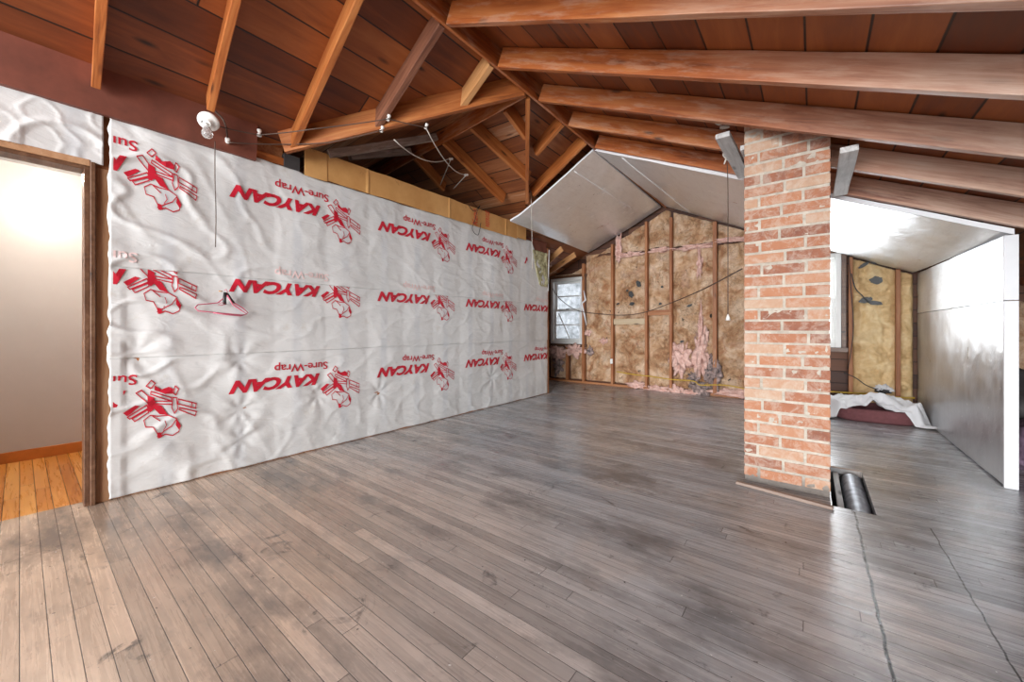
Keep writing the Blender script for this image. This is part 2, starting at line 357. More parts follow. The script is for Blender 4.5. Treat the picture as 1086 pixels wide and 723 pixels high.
def filmm():
    t = NT('cloudy_window_pane'); p = t.gen()
    n = t.noise(t.scale(p, 5, 1, 5), 3, 5, .7); tr = t.node('ShaderNodeBsdfTranslucent'); t.put(tr.inputs[0], t.ramp(n, [(.3, (.16, .165, .17)), (.7, (.34, .345, .355))]))
    gl = t.node('ShaderNodeBsdfGlossy'); gl.inputs['Roughness'].default_value = .1
    tp = t.node('ShaderNodeBsdfTransparent'); a = t.node('ShaderNodeMixShader'); a.inputs[0].default_value = .03
    t.l.new(tr.outputs[0], a.inputs[1]); t.l.new(tp.outputs[0], a.inputs[2])
    b = t.node('ShaderNodeMixShader'); b.inputs[0].default_value = .06; t.l.new(a.outputs[0], b.inputs[1]); t.l.new(gl.outputs[0], b.inputs[2])
    t.l.new(b.outputs[0], t.out.inputs[0]); return t.m
M['film'] = filmm()
def glassm():
    t = NT('clear_window_pane'); gl = t.node('ShaderNodeBsdfGlossy'); gl.inputs['Roughness'].default_value = .02
    tp = t.node('ShaderNodeBsdfTransparent'); a = t.node('ShaderNodeMixShader'); a.inputs[0].default_value = .06
    t.l.new(tp.outputs[0], a.inputs[1]); t.l.new(gl.outputs[0], a.inputs[2]); t.l.new(a.outputs[0], t.out.inputs[0]); return t.m
M['glass'] = glassm()
def bulbm():
    t = NT('lit_lamp_glass'); t.put(t.b.inputs['Base Color'], (1, .9, .75)); t.put(t.b.inputs['Emission Color'], (1, .78, .5)); t.put(t.b.inputs['Emission Strength'], 12.0); return t.m
M['lit'] = bulbm()

# ------------------------------------------------------------------ structure: floor
def flat(name, quads, mat, uvf, kind='structure', thick=None, th=.04):
    """polygons (lists of Vectors) with metric UVs, given a real thickness along `thick`"""
    mb = MB(); T = Vector(thick) if thick is not None else Vector((0, 0, -th))
    for q in quads:
        n = len(q); q = [Vector(p) for p in q]
        mb.add(q, [tuple(range(n))], [[uvf(p) for p in q]])
        b = [p+T for p in q]; mb.add(b, [tuple(range(n))[::-1]], [[uvf(p) for p in b][::-1]])
        for i in range(n):
            a, c = q[i], q[(i+1) % n]; mb.add([c, a, a+T, c+T], [(0, 1, 2, 3)], [[uvf(c), uvf(a), uvf(a), uvf(c)]])
    o = mb.build(name, mat); tag(o, kind=kind); return o
fuv = lambda p: (p[0], p[1])
hx0, hx1, hy0, hy1 = .092, .285, 2.97, 3.80
def R(x0, x1, y0, y1, z=0): return [(x0, y0, z), (x1, y0, z), (x1, y1, z), (x0, y1, z)]
flat('floor', [R(XW-.09, hx0, -3, YG+.1), R(hx0, hx1, -3, hy0), R(hx0, hx1, hy1, YG+.1), R(hx1, 3.2, -3, YG+.1), R(-6.2, XW-.09, 1.3, YG+.1)], M['floor'], fuv)
fh = flat('floor', [R(-5.0, XW-.09, -3, 1.3)], M['hall_floor'], fuv)
pit = MB(); pit.span((hx0-.02, hy0, -.25), (hx0, hy1, -.04)); pit.span((hx1, hy0, -.25), (hx1+.02, hy1, -.04)); pit.span((hx0-.02, hy0-.02, -.25), (hx1+.02, hy0, -.04)); pit.span((hx0-.02, hy1, -.25), (hx1+.02, hy1+.02, -.04)); pit.span((hx0-.02, hy0-.02, -.27), (hx1+.02, hy1+.02, -.25))
tag(pit.build('floor_cavity', M['black_block']), kind='structure')

# ------------------------------------------------------------------ structure: gable end wall with two window openings
W1 = (-4.23, -3.49, .75, 2.06); W2 = (-.38, .30, .80, 2.06)
yb = YG+.09
def wall_cells(xs, zs, skip):
    q = []
    for i in range(len(xs)-1):
        for j in range(len(zs)-1):
            if (i, j) in skip: continue
            q.append([(xs[i], yb, zs[j]), (xs[i+1], yb, zs[j]), (xs[i+1], yb, zs[j+1]), (xs[i], yb, zs[j+1])])
    return q
xs = [-6.3, W1[0], W1[1], W2[0], W2[1], 3.3]; zs = [0, .75, 2.06, 3.4]
flat('wall_far', wall_cells(xs, zs, {(1, 1), (3, 1)}), M['wallboard'], lambda p: (p[0], p[2]), thick=(0, .05, 0))
def window(name, W, y, pane, slats=False):
    x0, x1, z0, z1 = W; r = empty(name, ((x0+x1)/2, y, z0)); tag(r, kind='structure')
    def fr(x0, x1, z0, z1, t, ya, yb_): 
        m = MB(); m.span((x0, ya, z0), (x0+t, yb_, z1)); m.span((x1-t, ya, z0), (x1, yb_, z1)); m.span((x0+t, ya, z1-t), (x1-t, yb_, z1)); m.span((x0+t, ya, z0), (x1-t, yb_, z0+t)); return m
    child(fr(x0, x1, z0, z1, .06, y-.03, y+.12).build('window_frame', M['vinyl'], bevel=.004), r)
    zm = (z0+z1)/2+.02
    for (a, b, yy) in ((z0+.06, zm+.02, y+.015), (zm-.02, z1-.06, y+.06)):
        s = child(fr(x0+.06, x1-.06, a, b, .045, yy, yy+.035).build('sash', M['vinyl'], bevel=.003), r)
        g = MB().span((x0+.1, yy+.015, a+.04), (x1-.1, yy+.02, b-.04)).build('pane', pane); g.parent = s; g.matrix_parent_inverse = s.matrix_world.inverted() if False else Matrix.Translation(r.location).inverted()
        g.matrix_parent_inverse = Matrix()  # sash mesh is in world coordinates under r
        if slats:
            k = MB()
            zc = (a+b)/2; k.span((x0+.1, yy+.002, zc-.012), (x1-.1, yy+.012, zc+.012)); q = k.build('blind_rail', M['vinyl']); q.parent = s; q.matrix_parent_inverse = Matrix()
    k = MB().box(((x0+x1)/2, y+.005, zm+.012), (.05, .02, .025)); child(k.build('sash_lock', M['black']), r)
    return r
w1 = window('window_1', W1, YG+.03, M['film'], True)
w2 = window('window_2', W2, YG+.03, M['glass'])
st = MB().tube([(W1[0]+.17, YG+.04, 1.36), (W1[0]+.42, YG+.04, .86)], .011, 6); child(st.build('prop_stick', M['vinyl']), w1)
# dark wood casing round the windows
for W, nm in ((W1, 1), (W2, 2)):
    x0, x1, z0, z1 = W; m = MB()
    m.span((x0-.07, YG-.02, z1), (x1+.07, YG+.085, z1+.05)); m.span((x0-.07, YG-.02, z0-.06), (x1+.07, YG+.085, z0))
    m.span((x0-.06, YG-.01, z0), (x0-.002, YG+.085, z1)); m.span((x1+.002, YG-.01, z0), (x1+.05, YG+.085, z1))
    tag(m.build('trim_%d' % nm, M['frame'], bevel=.003), kind='structure')

# ------------------------------------------------------------------ structure: roof sheathing
def zL(x): return RZ+SH+KL*(x-RX)
def zR(x): return RZ+SH-KR*(x-RX)
A = Vector((RX, 2.71, RZ+SH)); D = Vector((-1, .10, 0))
PLs = (Vector((RX, 0, RZ+SH)), Vector((-KL, 0, 1)))
Nf = Vector((-3.42, 1.30, zL(-3.42)))
fdir = Vector((-.88, 1.19)); ft = (3.62+RX)/.88
Ff = Vector((-3.62, 2.71+1.19*ft, zL(-3.62)))
up = (0, 0, .03)
su = lambda p: (p[1], p[0]*1.12)
flat('ceiling', [[(RX, -3, zL(RX)), A, Nf, (-3.42, -3, zL(-3.42))]], M['sheath'], su, thick=up)
flat('ceiling', [[(RX, 6.9, zL(RX)), (-6.3, 6.9, zL(-6.3)), (-6.3, Ff.y, zL(-6.3)), Ff, A]], M['sheath_pale'], su, thick=up)
flat('ceiling', [[(RX, -3, zR(RX)), (3.3, -3, zR(3.3)), (3.3, 6.9, zR(3.3)), (RX, 6.9, zR(RX))]], M['sheath'], lambda p: (p[1], p[0]*1.1+.03), thick=up)
cu = lambda p: (p[0]+.1*p[1], p[1]*1.12)
e1 = Nf+D*2.9; e2 = Ff+D*2.7; rr_ = A+D*4.4
flat('ceiling', [[A, rr_, e1, Nf]], M['sheath_pale'], cu, thick=up)
flat('ceiling', [[A, Ff, e2, rr_]], M['sheath_pale'], cu, thick=up)

# ------------------------------------------------------------------ structure: left wall, hall, outer walls
dy0, dy1, dz = -.62, .235, 1.99          # doorway opening in the left wall
wt = .09
m = MB(); m.span((XW-wt, dy1+.02, 0), (XW, 5.27, 2.36)); m.span((XW-wt, dy0-.02, dz+.02), (XW, dy1+.02, 2.36)); m.span((XW-wt, -3, 0), (XW, dy0-.02, 2.36))
m.span((-3.46, -3, 2.36), (-3.425, 1.33, 2.54)); tag(m.build('wall_left', M['stud']), kind='structure')
m = MB(); m.span((-5.02, -3, 0), (-4.96, 1.3, 2.42)); m.span((-4.96, 1.24, 0), (XW-wt, 1.3, 2.42)); m.span((-4.96, -3, 0), (XW-wt, -2.94, 2.42)); tag(m.build('wall_hall', M['white_wall']), kind='structure')
m = MB().span((-4.96, -3, 0), (-4.942, 1.24, .085)); tag(m.build('baseboard_hall', M['baseboard'], bevel=.004), kind='structure')
m = MB().span((-4.96, -3, 2.36), (XW-wt, 1.24, 2.40)); tag(m.build('ceiling', M['white_wall']), kind='structure')
m = MB().span((-6.3, 1.3, 0), (-6.25, 6.9, 3.4)); tag(m.build('wall_outer', M['wallboard']), kind='structure')
flat('wall_wing', [[(-6.3, 1.3, 0), (-3.44, 1.3, 0), (-3.44, 1.3, 2.66), (-6.3, 1.3, 2.66)]], M['wallboard'], lambda p: (p[0], p[2]), thick=(0, .03, 0))
flat('wall_right', [[(3.25, -3, 0), (3.25, 6.9, 0), (3.25, 6.9, 1.0), (3.25, -3, 1.0)]], M['wallboard'], lambda p: (p[1], p[2]), thick=(.03, 0, 0))
# doorway: jambs, head and casing
d = empty('door_1', (XW, (dy0+dy1)/2, 0)); tag(d, kind='structure')
m = MB(); m.span((XW-wt-.01, dy1-.002, 0), (XW+.02, dy1+.022, dz+.02)); child(m.build('jamb', M['frame'], bevel=.003), d)
m = MB(); m.span((XW-wt-.01, dy0-.022, 0), (XW+.02, dy0+.002, dz+.02)); child(m.build('jamb', M['frame'], bevel=.003), d)
m = MB(); m.span((XW-wt-.01, dy0, dz), (XW+.02, dy1, dz+.022)); child(m.build('head_jamb', M['frame'], bevel=.003), d)
m = MB(); m.span((XW, dy1+.022, 0), (XW+.035, dy1+.045, dz+.05)); child(m.build('door_stop', M['frame'], bevel=.004), d)
m = MB(); m.span((XW, dy0-.06, dz+.022), (XW+.03, dy1+.022, dz+.06)); child(m.build('head_casing', M['raw_board'], bevel=.003), d)
def beam(name, p0, p1, w_, h, mat, anchor='bottom', bevel=.004, sag=.0, seed=0, upv=(0, 0, 1)):
    """timber whose own X axis runs p0->p1; p0,p1 lie on the centre of its lower face"""
    p0, p1 = Vector(p0), Vector(p1); x = (p1-p0); L = x.length; x.normalize(); z = Vector(upv); y = z.cross(x).normalized(); z = x.cross(y)
    n = max(2, int(L/.12)); vs = []; fs = []
    for i in range(n+1):
        s_ = i/n*L-L/2; j = lambda k: (nz(s_*2.3+seed, k*7.1, seed)*.0035)
        for k, (a, b) in enumerate(((-w_/2, 0), (w_/2, 0), (w_/2, h), (-w_/2, h))): vs.append((s_, a+j(k), b-h/2+j(k+9)))
    for i in range(n):
        for k in range(4): a = i*4; fs.append((a+k, a+(k+1) % 4, a+4+(k+1) % 4, a+4+k))
    fs += [(3, 2, 1, 0), tuple(n*4+k for k in range(4))]
    me = bpy.data.meshes.new(name); me.from_pydata(vs, [], fs); me.update()
    o = link(name, me, mat)
    c = (p0+p1)/2 + (z*h/2 if anchor == 'bottom' else Vector())
    o.matrix_world = Matrix.Translation(c) @ Matrix((x, y, z)).transposed().to_4x4()
    if bevel: b = o.modifiers.new('edge', 'BEVEL'); b.width = bevel; b.segments = 2; b.limit_method = 'ANGLE'
    return o
o = beam('door_post', (XW+.004, dy1+.078, 0), (XW+.004, dy1+.078, 2.02), .064, .012, M['raw_board'], 'mid', upv=(1, 0, 0))
tag(o, 'stained tan board standing between the dark doorway jamb and the wrapped wall', 'board')

# ------------------------------------------------------------------ roof timbers
ridge = beam('ridge_board', (RX, -2.9, RZ-.012), (RX, 6.75, RZ-.012), .022, .17, M['rafter'], seed=1)
tag(ridge, 'long thin ridge board at the peak of the main roof', 'ridge board')
RL = ['orange-brown rafter cut off by the top edge of the picture, right of the ridge',
      'broad orange rafter with crusty white marks, second below the top edge right of the ridge',
      'heavy orange rafter whose underside meets the top of the brick chimney',
      'pinkish weathered rafter just behind the chimney top, passing on both its sides',
      'knotty rafter just in front of the foil-faced ceiling panel right of the ridge']
rp = [(950, 5), (1086, 100), (1086, 165), (1086, 207)]
ry = [hit(u, v, PR).y for u, v in rp]+[3.99]
for i, y in enumerate(ry):
    y += .02; mt = M['rafter']
    o = beam('rafter', (RX+.012, y, RZ-.01), (3.2, y, RZ-.01-KR*(3.2-RX-.012)), .042, SH*.91, mt, seed=i*3.1)
    tag(o, RL[i], 'rafter', 'rafters right of the ridge')
for y in (1.2, .62, .04, -.55):
    o = beam('rafter', (RX+.012, y, RZ-.01), (3.2, y, RZ-.01-KR*(3.2-RX-.012)), .042, SH*.91, M['rafter'], seed=y)
    tag(o, 'orange-brown rafter above and behind the top edge of the picture', 'rafter', 'rafters above the camera')
# left slope: full rafters (feet against the hardboard panel) and the jacks cut against the valley
def lraf(u0, v0, u1, v1, mat, label, ext=True, w_=.042, seed=0):
    a, b = hit(u0, v0, PL), hit(u1, v1, PL)
    if ext:
        dd = (a-b); t_ = (RX-.02-b.x)/dd.x; a = b+dd*t_
    o = beam('rafter', a, b, w_, SH*.9, mat, seed=seed, upv=(KL, 0, 1)); tag(o, label, 'rafter', 'rafters left of the ridge'); return o
lraf(108, 0, 102, 94, M['rafter_orange'], 'short end of an orange rafter above the doorway corner', seed=2)
lraf(251, 0, 223, 118, M['rafter_orange'], 'orange rafter whose foot ends above the porcelain lamp holder', seed=4)
lraf(380, 4, 311, 158, M['rafter_orange'], 'bright orange full rafter ending at the left end of the cardboard strip', seed=6)
lraf(468, 30, 401, 136, M['rafter_brown'], 'dark brown jack rafter with two porcelain knobs near its foot', seed=8, w_=.05)
lraf(522, 70, 489, 117, M['rafter_tan'], 'short pale tan jack rafter close below the ridge', seed=10, w_=.05)
for (a, b, l) in (((597, 133), (569, 165), 'short jack rafter beyond the valley, nearer of the two below the ridge'), ((622, 152), (566, 208), 'long jack rafter along the near edge of the left foil panel')):
    lraf(*a, *b, M['rafter_orange'], l, w_=.04, seed=a[0])
# valley rafters
va = hit(563, 103, (Vector((RX-.02, 0, 0)), Vector((1, 0, 0))))
o = beam('valley_rafter', (RX-.02, 2.70, RZ-.03), hit(303, 161, PL)+Vector((0, 0, -.01)), .045, .17, M['rafter_orange'], seed=12); tag(o, 'near valley rafter sloping down left from the ridge to the cardboard strip', 'valley rafter')
o = beam('valley_rafter', (RX-.03, 2.76, RZ-.03), hit(559, 216, PL), .042, .16, M['rafter_orange'], seed=13); tag(o, 'far valley rafter dropping steeply from the ridge to the left foil panel', 'valley rafter')
cz = RZ-.02
def cridge(u, v): return hit(u, v, (Vector((0, 0, cz)), Vector((0, 0, 1))))
c0 = Vector((RX-.03, 2.73, cz)); c1 = c0+D*4.2
o = beam('ridge_board', c0, c1, .022, .15, M['rafter'], seed=15); tag(o, 'thin ridge board of the side gable behind the wrapped wall', 'ridge board')
CF = (A+Vector((0, 0, -SH)), (Ff-A).cross(D).normalized()); CN = (A+Vector((0, 0, -SH)), (Nf-A).cross(D).normalized())
for (a, b, l) in (((470, 153), (533, 215), 'side-gable rafter with two porcelain wire knobs on its face'), ((499, 137), (559, 193), 'middle side-gable rafter left of the far valley rafter'), ((535, 119), (557, 148), 'shortest side-gable rafter, near the ridge'), ((438, 168), (470, 203), 'darkest side-gable rafter, just above the cardboard strip')):
    o = beam('rafter', hit(*a, CF), hit(*b, CF), .042, SH*.88, M['rafter_orange'], seed=a[0]); tag(o, l, 'rafter', 'rafters of the side gable, far slope')
for (a, b, l) in (((350, 168), (464, 149), 'upper grey weathered timber behind the near valley rafter'), ((372, 170), (436, 164), 'lower short grey timber above the cardboard strip')):
    pa, pb = hit(*a, CN), hit(*b, CN); o = beam('rafter', pa, pb, .05, .07, M['beam_grey'], seed=a[0]); tag(o, l, 'rafter', 'rafters of the side gable, near slope')
# far left-slope rafters seen under the foil panel beside the left window
for (a, b, l) in (((583, 279), (604, 260), 'pinkish rafter edge under the foil panel, upper of two beside the wrap corner'), ((581, 292), (618, 268), 'pale-edged rafter above the left window, lower of two')):
    yy = 5.7 if a[1] < 285 else 6.15
    pl = (Vector((0, yy, 0)), Vector((0, 1, 0))); pa = hit(*a, pl); pb = hit(*b, pl); k = (pb-pa)/(pb.x-pa.x)
    pa = pa+k*(-.5); pb = pb+k*(-3.34-pb.x)
    o = beam('rafter', pb, pa, .028, .10, M['rafter_tan'], seed=yy); tag(o, l, 'rafter', 'rafters over the left window')
# hardboard panel closing the eave, top-plate pieces
pa = on(273, 134, 0, -3.31); m = MB()
m.add([(-3.335, -2.9, 2.33), (-3.335, pa.y, 2.33), (-3.29, pa.y, 2.60), (-3.29, -2.9, 2.60), (-3.37, -2.9, 2.33), (-3.37, pa.y, 2.33), (-3.325, pa.y, 2.60), (-3.325, -2.9, 2.60)], [(0, 1, 2, 3), (7, 6, 5, 4), (0, 4, 5, 1), (3, 2, 6, 7), (1, 5, 6, 2), (0, 3, 7, 4)])
tag(m.build('eave_panel', M['panel']), 'dark red-brown hardboard panel closing the eave above the doorway side of the wall', 'panel')
a, b = on(273, 168, 0, -3.40), on(301, 178, 0, -3.40)
o = beam('wall_plate', (-3.415, a.y-.5, 2.375), (-3.415, b.y+.02, 2.375), .06, .06, M['rafter_orange']); tag(o, 'orange wall plate end showing between the hardboard panel and the black block', 'wall plate')
a, b = on(301, 170, 0, -3.38), on(318, 186, 0, -3.38); m = MB().span((-3.42, a.y, b.z-.02), (-3.375, b.y, a.z+.06)); tag(m.build('block', M['black_block'], bevel=.003), 'charcoal block at the left end of the cardboard strip', 'block')
# lime-spattered boards beside the chimney, nailed under the rafters
def pboard(p0, p1, w_, label):
    o = beam('trimmer_board', p0, p1, w_, .035, M['plank_white']); tag(o, label, 'board', 'boards beside the chimney top')
zb = lambda x: RZ-KR*(x-RX)
pboard((-.49, 2.985, zb(-.49)-.06), (-.475, 3.93, zb(-.475)-.045), .09, 'whitish spattered board under the rafters left of the chimney')
pboard((-.395, 3.2, zb(-.395)-.05), (-.395, 3.93, zb(-.395)-.05), .035, 'narrow grey board squeezed against the left side of the chimney top')
pboard((.17, 2.985, zb(.17)-.04), (.17, 3.93, zb(.17)-.04), .085, 'whitish spattered board under the rafters right of the chimney')

# ------------------------------------------------------------------ brick chimney
cx0, cx1, cy0, cy1 = -.375, .088, 3.10, 3.56
ch = empty('brick_chimney', ((cx0+cx1)/2, (cy0+cy1)/2, 0)); tag(ch, 'square red brick chimney rising from the floor through the roof', 'chimney')
mc = MB()
g_ = .004
mc.grid(lambda a, b: (cx0+g_+(cx1-cx0-2*g_)*a, cy0+g_+.006*nz(a*14, b*90), b*2.95), 30, 190)
mc.span((cx0+g_, cy0+g_+.006, 0), (cx1-g_, cy1-g_, 2.95))
child(mc.build('mortar_core', M['mortar']), ch)
mbk = MB(); H_ = .0767; z = .035; r_i = 0; W_ = cx1-cx0
while z < 2.9:
    A_ = [0, .20, .735, 1] if r_i % 2 == 0 else [0, .47, 1]
    jit = [0]+[random.uniform(-.035, .035) for _ in A_[1:-1]]+[0]
    e_ = [a+b for a, b in zip(A_, jit)]
    for s_ in range(2):                      # front and back faces
        for i in range(len(e_)-1):
            x0 = cx0+e_[i]*W_+(.008 if i else 0); x1 = cx0+e_[i+1]*W_-(.008 if i < len(e_)-2 else 0)
            dz_ = random.uniform(-.0025, .0025); yy = cy0 if s_ == 0 else cy1-.1
            pr = random.uniform(-.003, .004)
            mbk.box(((x0+x1)/2, yy+.05-pr, z+.0335+dz_), (x1-x0, .1, .060), Matrix.Rotation(random.uniform(-.008, .008), 3, 'Y'), random.random())
    for s_ in range(2):                      # the two sides
        x = cx0 if s_ == 0 else cx1-.1
        ys = [cy0+.106, cy0+.106+.12*(1+r_i % 2), cy1-.106]
        for i in range(2): mbk.box((x+.05, (ys[i]+ys[i+1])/2, z+.0335), (.1, ys[i+1]-ys[i]-.012, .064), None, random.random())
    z += H_; r_i += 1
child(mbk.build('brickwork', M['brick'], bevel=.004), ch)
a, b = G(781, 513), G(884, 541)
o = beam('shoe_strip', a+Vector((0, 0, .001)), b+Vector((0, 0, .001)), .028, .02, M['beam_grey']); tag(o, 'low dusty wooden strip on the floor along the foot of the chimney', 'strip')
a, b = G(800, 508), G(879, 524)

# ------------------------------------------------------------------ duct opening
xd = .222
m = MB(); pts = [(xd, hy0+.02+i*.031, -.072) for i in range(25)]
m.tube(pts, [.060+.005*(i % 8 == 0) for i in range(25)], 20); o = m.build('heating_duct', M['steel'], smooth=True); tag(o, 'round silver heating duct lying in the floor opening beside the chimney', 'duct')
o = beam('metal_strap', (.135, hy0+.005, -.045), (.135, hy1-.02, -.045), .032, .018, M['plank_white']); tag(o, 'whitish perforated batten inside the floor opening, next to the duct', 'batten')
o = beam('floor_edge_strip', (hx0-.005, hy1-.005, .0), (hx1, hy1+.004, .0), .02, .008, M['beam_grey']); tag(o, 'thin worn wooden lip at the far edge of the floor opening', 'strip')

# ------------------------------------------------------------------ house wrap on the left wall
Y0, Y1 = .332, 5.265
def billow(y, z):
    k = abs(math.sin((y-.02)/.41*math.pi))          # pulled tight at each stud, slack between
    h = .006*k + .010*nz(y*1.3, z*1.1, 3) + .005*nz(y*1.6, z*6, 9)
    soft = .55+1.6*max(0, 1-(y-Y0)/1.0)                    # the doorway end is slacker and more wrinkled
    a = y*4+z*2.2; cr = max(0, ridged(a*.7, z*4.5-y*1.2, 1)-.62)
    cr2 = max(0, ridged(y*3.1, z*2.3+y*2, 6)-.7)
    h += soft*(.016*cr+.010*cr2)
    for (sy, sz) in ((1.02, .82), (1.02, .44), (1.60, .47), (3.9, .40), (2.2, .42), (1.02, .22), (.45, .9)):   # puckers round the staples
        dy, dz_ = y-sy, z-sz; r = math.hypot(dy, dz_)
        if r < .5: h += .005*math.cos(math.atan2(dz_, dy)*7+3*nz(r*5, sy, sz))*math.exp(-r*6)*min(1, r*14) - .012*math.exp(-r*r*160)
    return h
def sheet(z0f, z1f, base, label, y0=Y0, y1=Y1, ny=330, nzr=60, edge=0):
    root = MB()
    def fn(a, b):
        y = y0+(y1-y0)*a; zlo, zhi = z0f(y), z1f(y); z_ = zlo+(zhi-zlo)*b
        yy = y
        if a == 0: yy += .014*nz(z_*6, 3)+.010*nz(z_*17, 5)
        x = XW+base+billow(y, z_)
        if a < .015: x = max(x, XW+.016+base*.5)
        if b > .97 and edge: x += edge
        return (x, yy, z_)
    root.grid(fn, ny, nzr, thick=(-.0015, 0, 0))
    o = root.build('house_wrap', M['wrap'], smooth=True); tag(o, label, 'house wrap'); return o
def topz(y):
    pts = [(.3, 2.385), (1.0, 2.365), (1.45, 2.36), (1.5, 2.345), (2.6, 2.345), (4.58, 2.38), (4.80, 2.38), (5.25, 1.70), (5.3, 1.68)]
    for (a, za), (b, zb_) in zip(pts, pts[1:]):
        if y <= b: return za+(zb_-za)*max(0, (y-a))/(b-a)
    return pts[-1][1]
wtop = sheet(lambda y: 1.435+.008*nz(y*3, 1), lambda y: topz(y)+.006*nz(y*12, 4), .022, 'top sheet of white red-printed house wrap, between the cardboard strip and the middle sheet', nzr=95)
wmid = sheet(lambda y: .865+.012*nz(y*2, 7), lambda y: 1.47, .015, 'middle sheet of white red-printed house wrap, the one the pink hanger hangs on', nzr=70)
wlow = sheet(lambda y: .008+.012*max(0, nz(y*5, 2)), lambda y: .90, .008, 'lowest sheet of white red-printed house wrap, reaching the floor', nzr=95)
# piece over the doorway
def fo(a, b):
    y = -2.2+(Y0-.02+2.2)*a; lo = dz+.055+.01*nz(y*6, 1)+.03*max(0, a-.97)*-10; z_ = lo+(2.385-lo)*b
    x = XW+.030+.012*nz(y*3, z_*3)+.03*max(0, ridged(y*2.4+z_*1.5, z_*3.4-y, 4)-.6)+.015*max(0, ridged(y*7, z_*8, 2)-.7)
    return (x, y, z_)
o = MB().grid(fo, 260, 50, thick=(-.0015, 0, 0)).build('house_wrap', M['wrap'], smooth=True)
tag(o, 'plain crumpled white wrap above the doorway, left of the printed sheets', 'house wrap')

# printed lettering and emblems follow the sheet
def text_mesh(s, size, shear, bold):
    c = bpy.data.curves.new('t', 'FONT'); c.body = s; c.size = size; c.shear = shear; c.offset = bold; c.resolution_u = 3
    c.fill_mode = 'FRONT'; o = bpy.data.objects.new('t', c); COL.objects.link(o)
    dg = bpy.context.evaluated_depsgraph_get(); me = bpy.data.meshes.new_from_object(o.evaluated_get(dg)); bpy.data.objects.remove(o)
    import bmesh
    bm = bmesh.new(); bm.from_mesh(me); bmesh.ops.triangulate(bm, faces=bm.faces)
    for _ in range(2):
        es = [e for e in bm.edges if e.calc_length() > .03]
        if es: bmesh.ops.subdivide_edges(bm, edges=es, cuts=1); bmesh.ops.triangulate(bm, faces=bm.faces)
    vs = [v.co.copy() for v in bm.verts]; fs = [[v.index for v in f.verts] for f in bm.faces]; bm.free()
    return vs, fs
def fitbox(vs, W, Hh=None):
    x0 = min(v.x for v in vs); x1 = max(v.x for v in vs); y0 = min(v.y for v in vs); y1 = max(v.y for v in vs)
    sx = W/(x1-x0); sy = (Hh/(y1-y0)) if Hh else sx
    return [((v.x-x0)*sx, (v.y-y0)*sy) for v in vs]
def emblem():
    """lumber bundle in red line work, in a 1060 x 723 box (y down)"""
    polys = []
    def line(pts, w_=11, closed=True):
        pts = pts+[pts[0]] if closed else pts
        for (x0, y0), (x1, y1) in zip(pts, pts[1:]):
            L = math.hypot(x1-x0, y1-y0) or 1; nx, ny = -(y1-y0)/L*w_/2, (x1-x0)/L*w_/2; tx, ty = (x1-x0)/L*w_/3, (y1-y0)/L*w_/3
            polys.append([(x0+nx-tx, y0+ny-ty), (x1+nx+tx, y1+ny+ty), (x1-nx+tx, y1-ny+ty), (x0-nx-tx, y0-ny-ty)])
    fill = polys.append
    line([(720, 305), (945, 372), (938, 420), (715, 352)]); line([(735, 392), (945, 452), (930, 495), (728, 410)]); line([(890, 358), (880, 410)], 10, False)
    line([(240, 208), (300, 186), (425, 290), (380, 320)])
    fill([(105, 378), (230, 318), (280, 330), (150, 412)]); line([(150, 420), (355, 330), (372, 360), (175, 440)]); line([(200, 440), (370, 372), (378, 400), (228, 468)])
    fill([(365, 240), (440, 265), (440, 330), (520, 350), (600, 450), (500, 430), (440, 372), (400, 400), (362, 385)])
    fill([(445, 150), (520, 195), (610, 175), (655, 200), (650, 245), (560, 240), (440, 195)])
    line([(405, 205), (640, 285), (635, 318), (400, 232)]); line([(445, 300), (650, 322), (650, 352), (445, 325)])
    line([(350, 150), (405, 100), (450, 132), (400, 178)]); line([(655, 240), (680, 172), (720, 205), (690, 262)])
    line([(655, 285), (700, 290), (712, 400), (672, 440), (640, 380)])
    # plain lumpy sack under the bundle
    line([(325, 470), (395, 430), (480, 448), (600, 452), (690, 490), (745, 570), (725, 625), (650, 655), (560, 630), (500, 655), (465, 600), (425, 545), (345, 535)], 10)
    line([(470, 640), (560, 595), (640, 560), (695, 500)], 10, False); line([(420, 440), (505, 495)], 10, False); line([(560, 500), (580, 545), (545, 590)], 9, False)
    fill([(695, 500), (747, 570), (735, 615), (688, 560)]); fill([(465, 600), (510, 605), (530, 640), (480, 662)])
    return polys
EMB = emblem()
TK = text_mesh('KAYCAN', 1, .35, .05); TS = text_mesh('Sure-Wrap', 1, 0, .012); 
def stick(name, pts2, fs, yr, zt, base, parent, mat, clip=None):
    """pts2 = upright (x right, y up) metres; printed upside down: the text's left end sits at y = yr, its foot at z = zt"""
    vs = []; keep = []
    for (x, y) in pts2:
        Y = yr-x; Z = zt-y; vs.append((Y, Z))
    if clip: fs = [f for f in fs if any(clip[0] <= vs[i][0] <= clip[1] and clip[2] <= vs[i][1] <= clip[3] for i in f)]; vs = [(min(max(a, clip[0]), clip[1]), min(max(b, clip[2]), clip[3])) for a, b in vs]
    if not fs: return
    used = sorted({i for f in fs for i in f}); mp = {k: n for n, k in enumerate(used)}
    mb = MB(); mb.add([(XW+base+.0045+billow(vs[i][0], vs[i][1]), vs[i][0], vs[i][1]) for i in used], [tuple(mp[i] for i in f) for f in fs])
    o = mb.build(name, mat); o.parent = parent; return o
kv = fitbox(TK[0], .665, .10); sv = fitbox(TS[0], .43, .085)
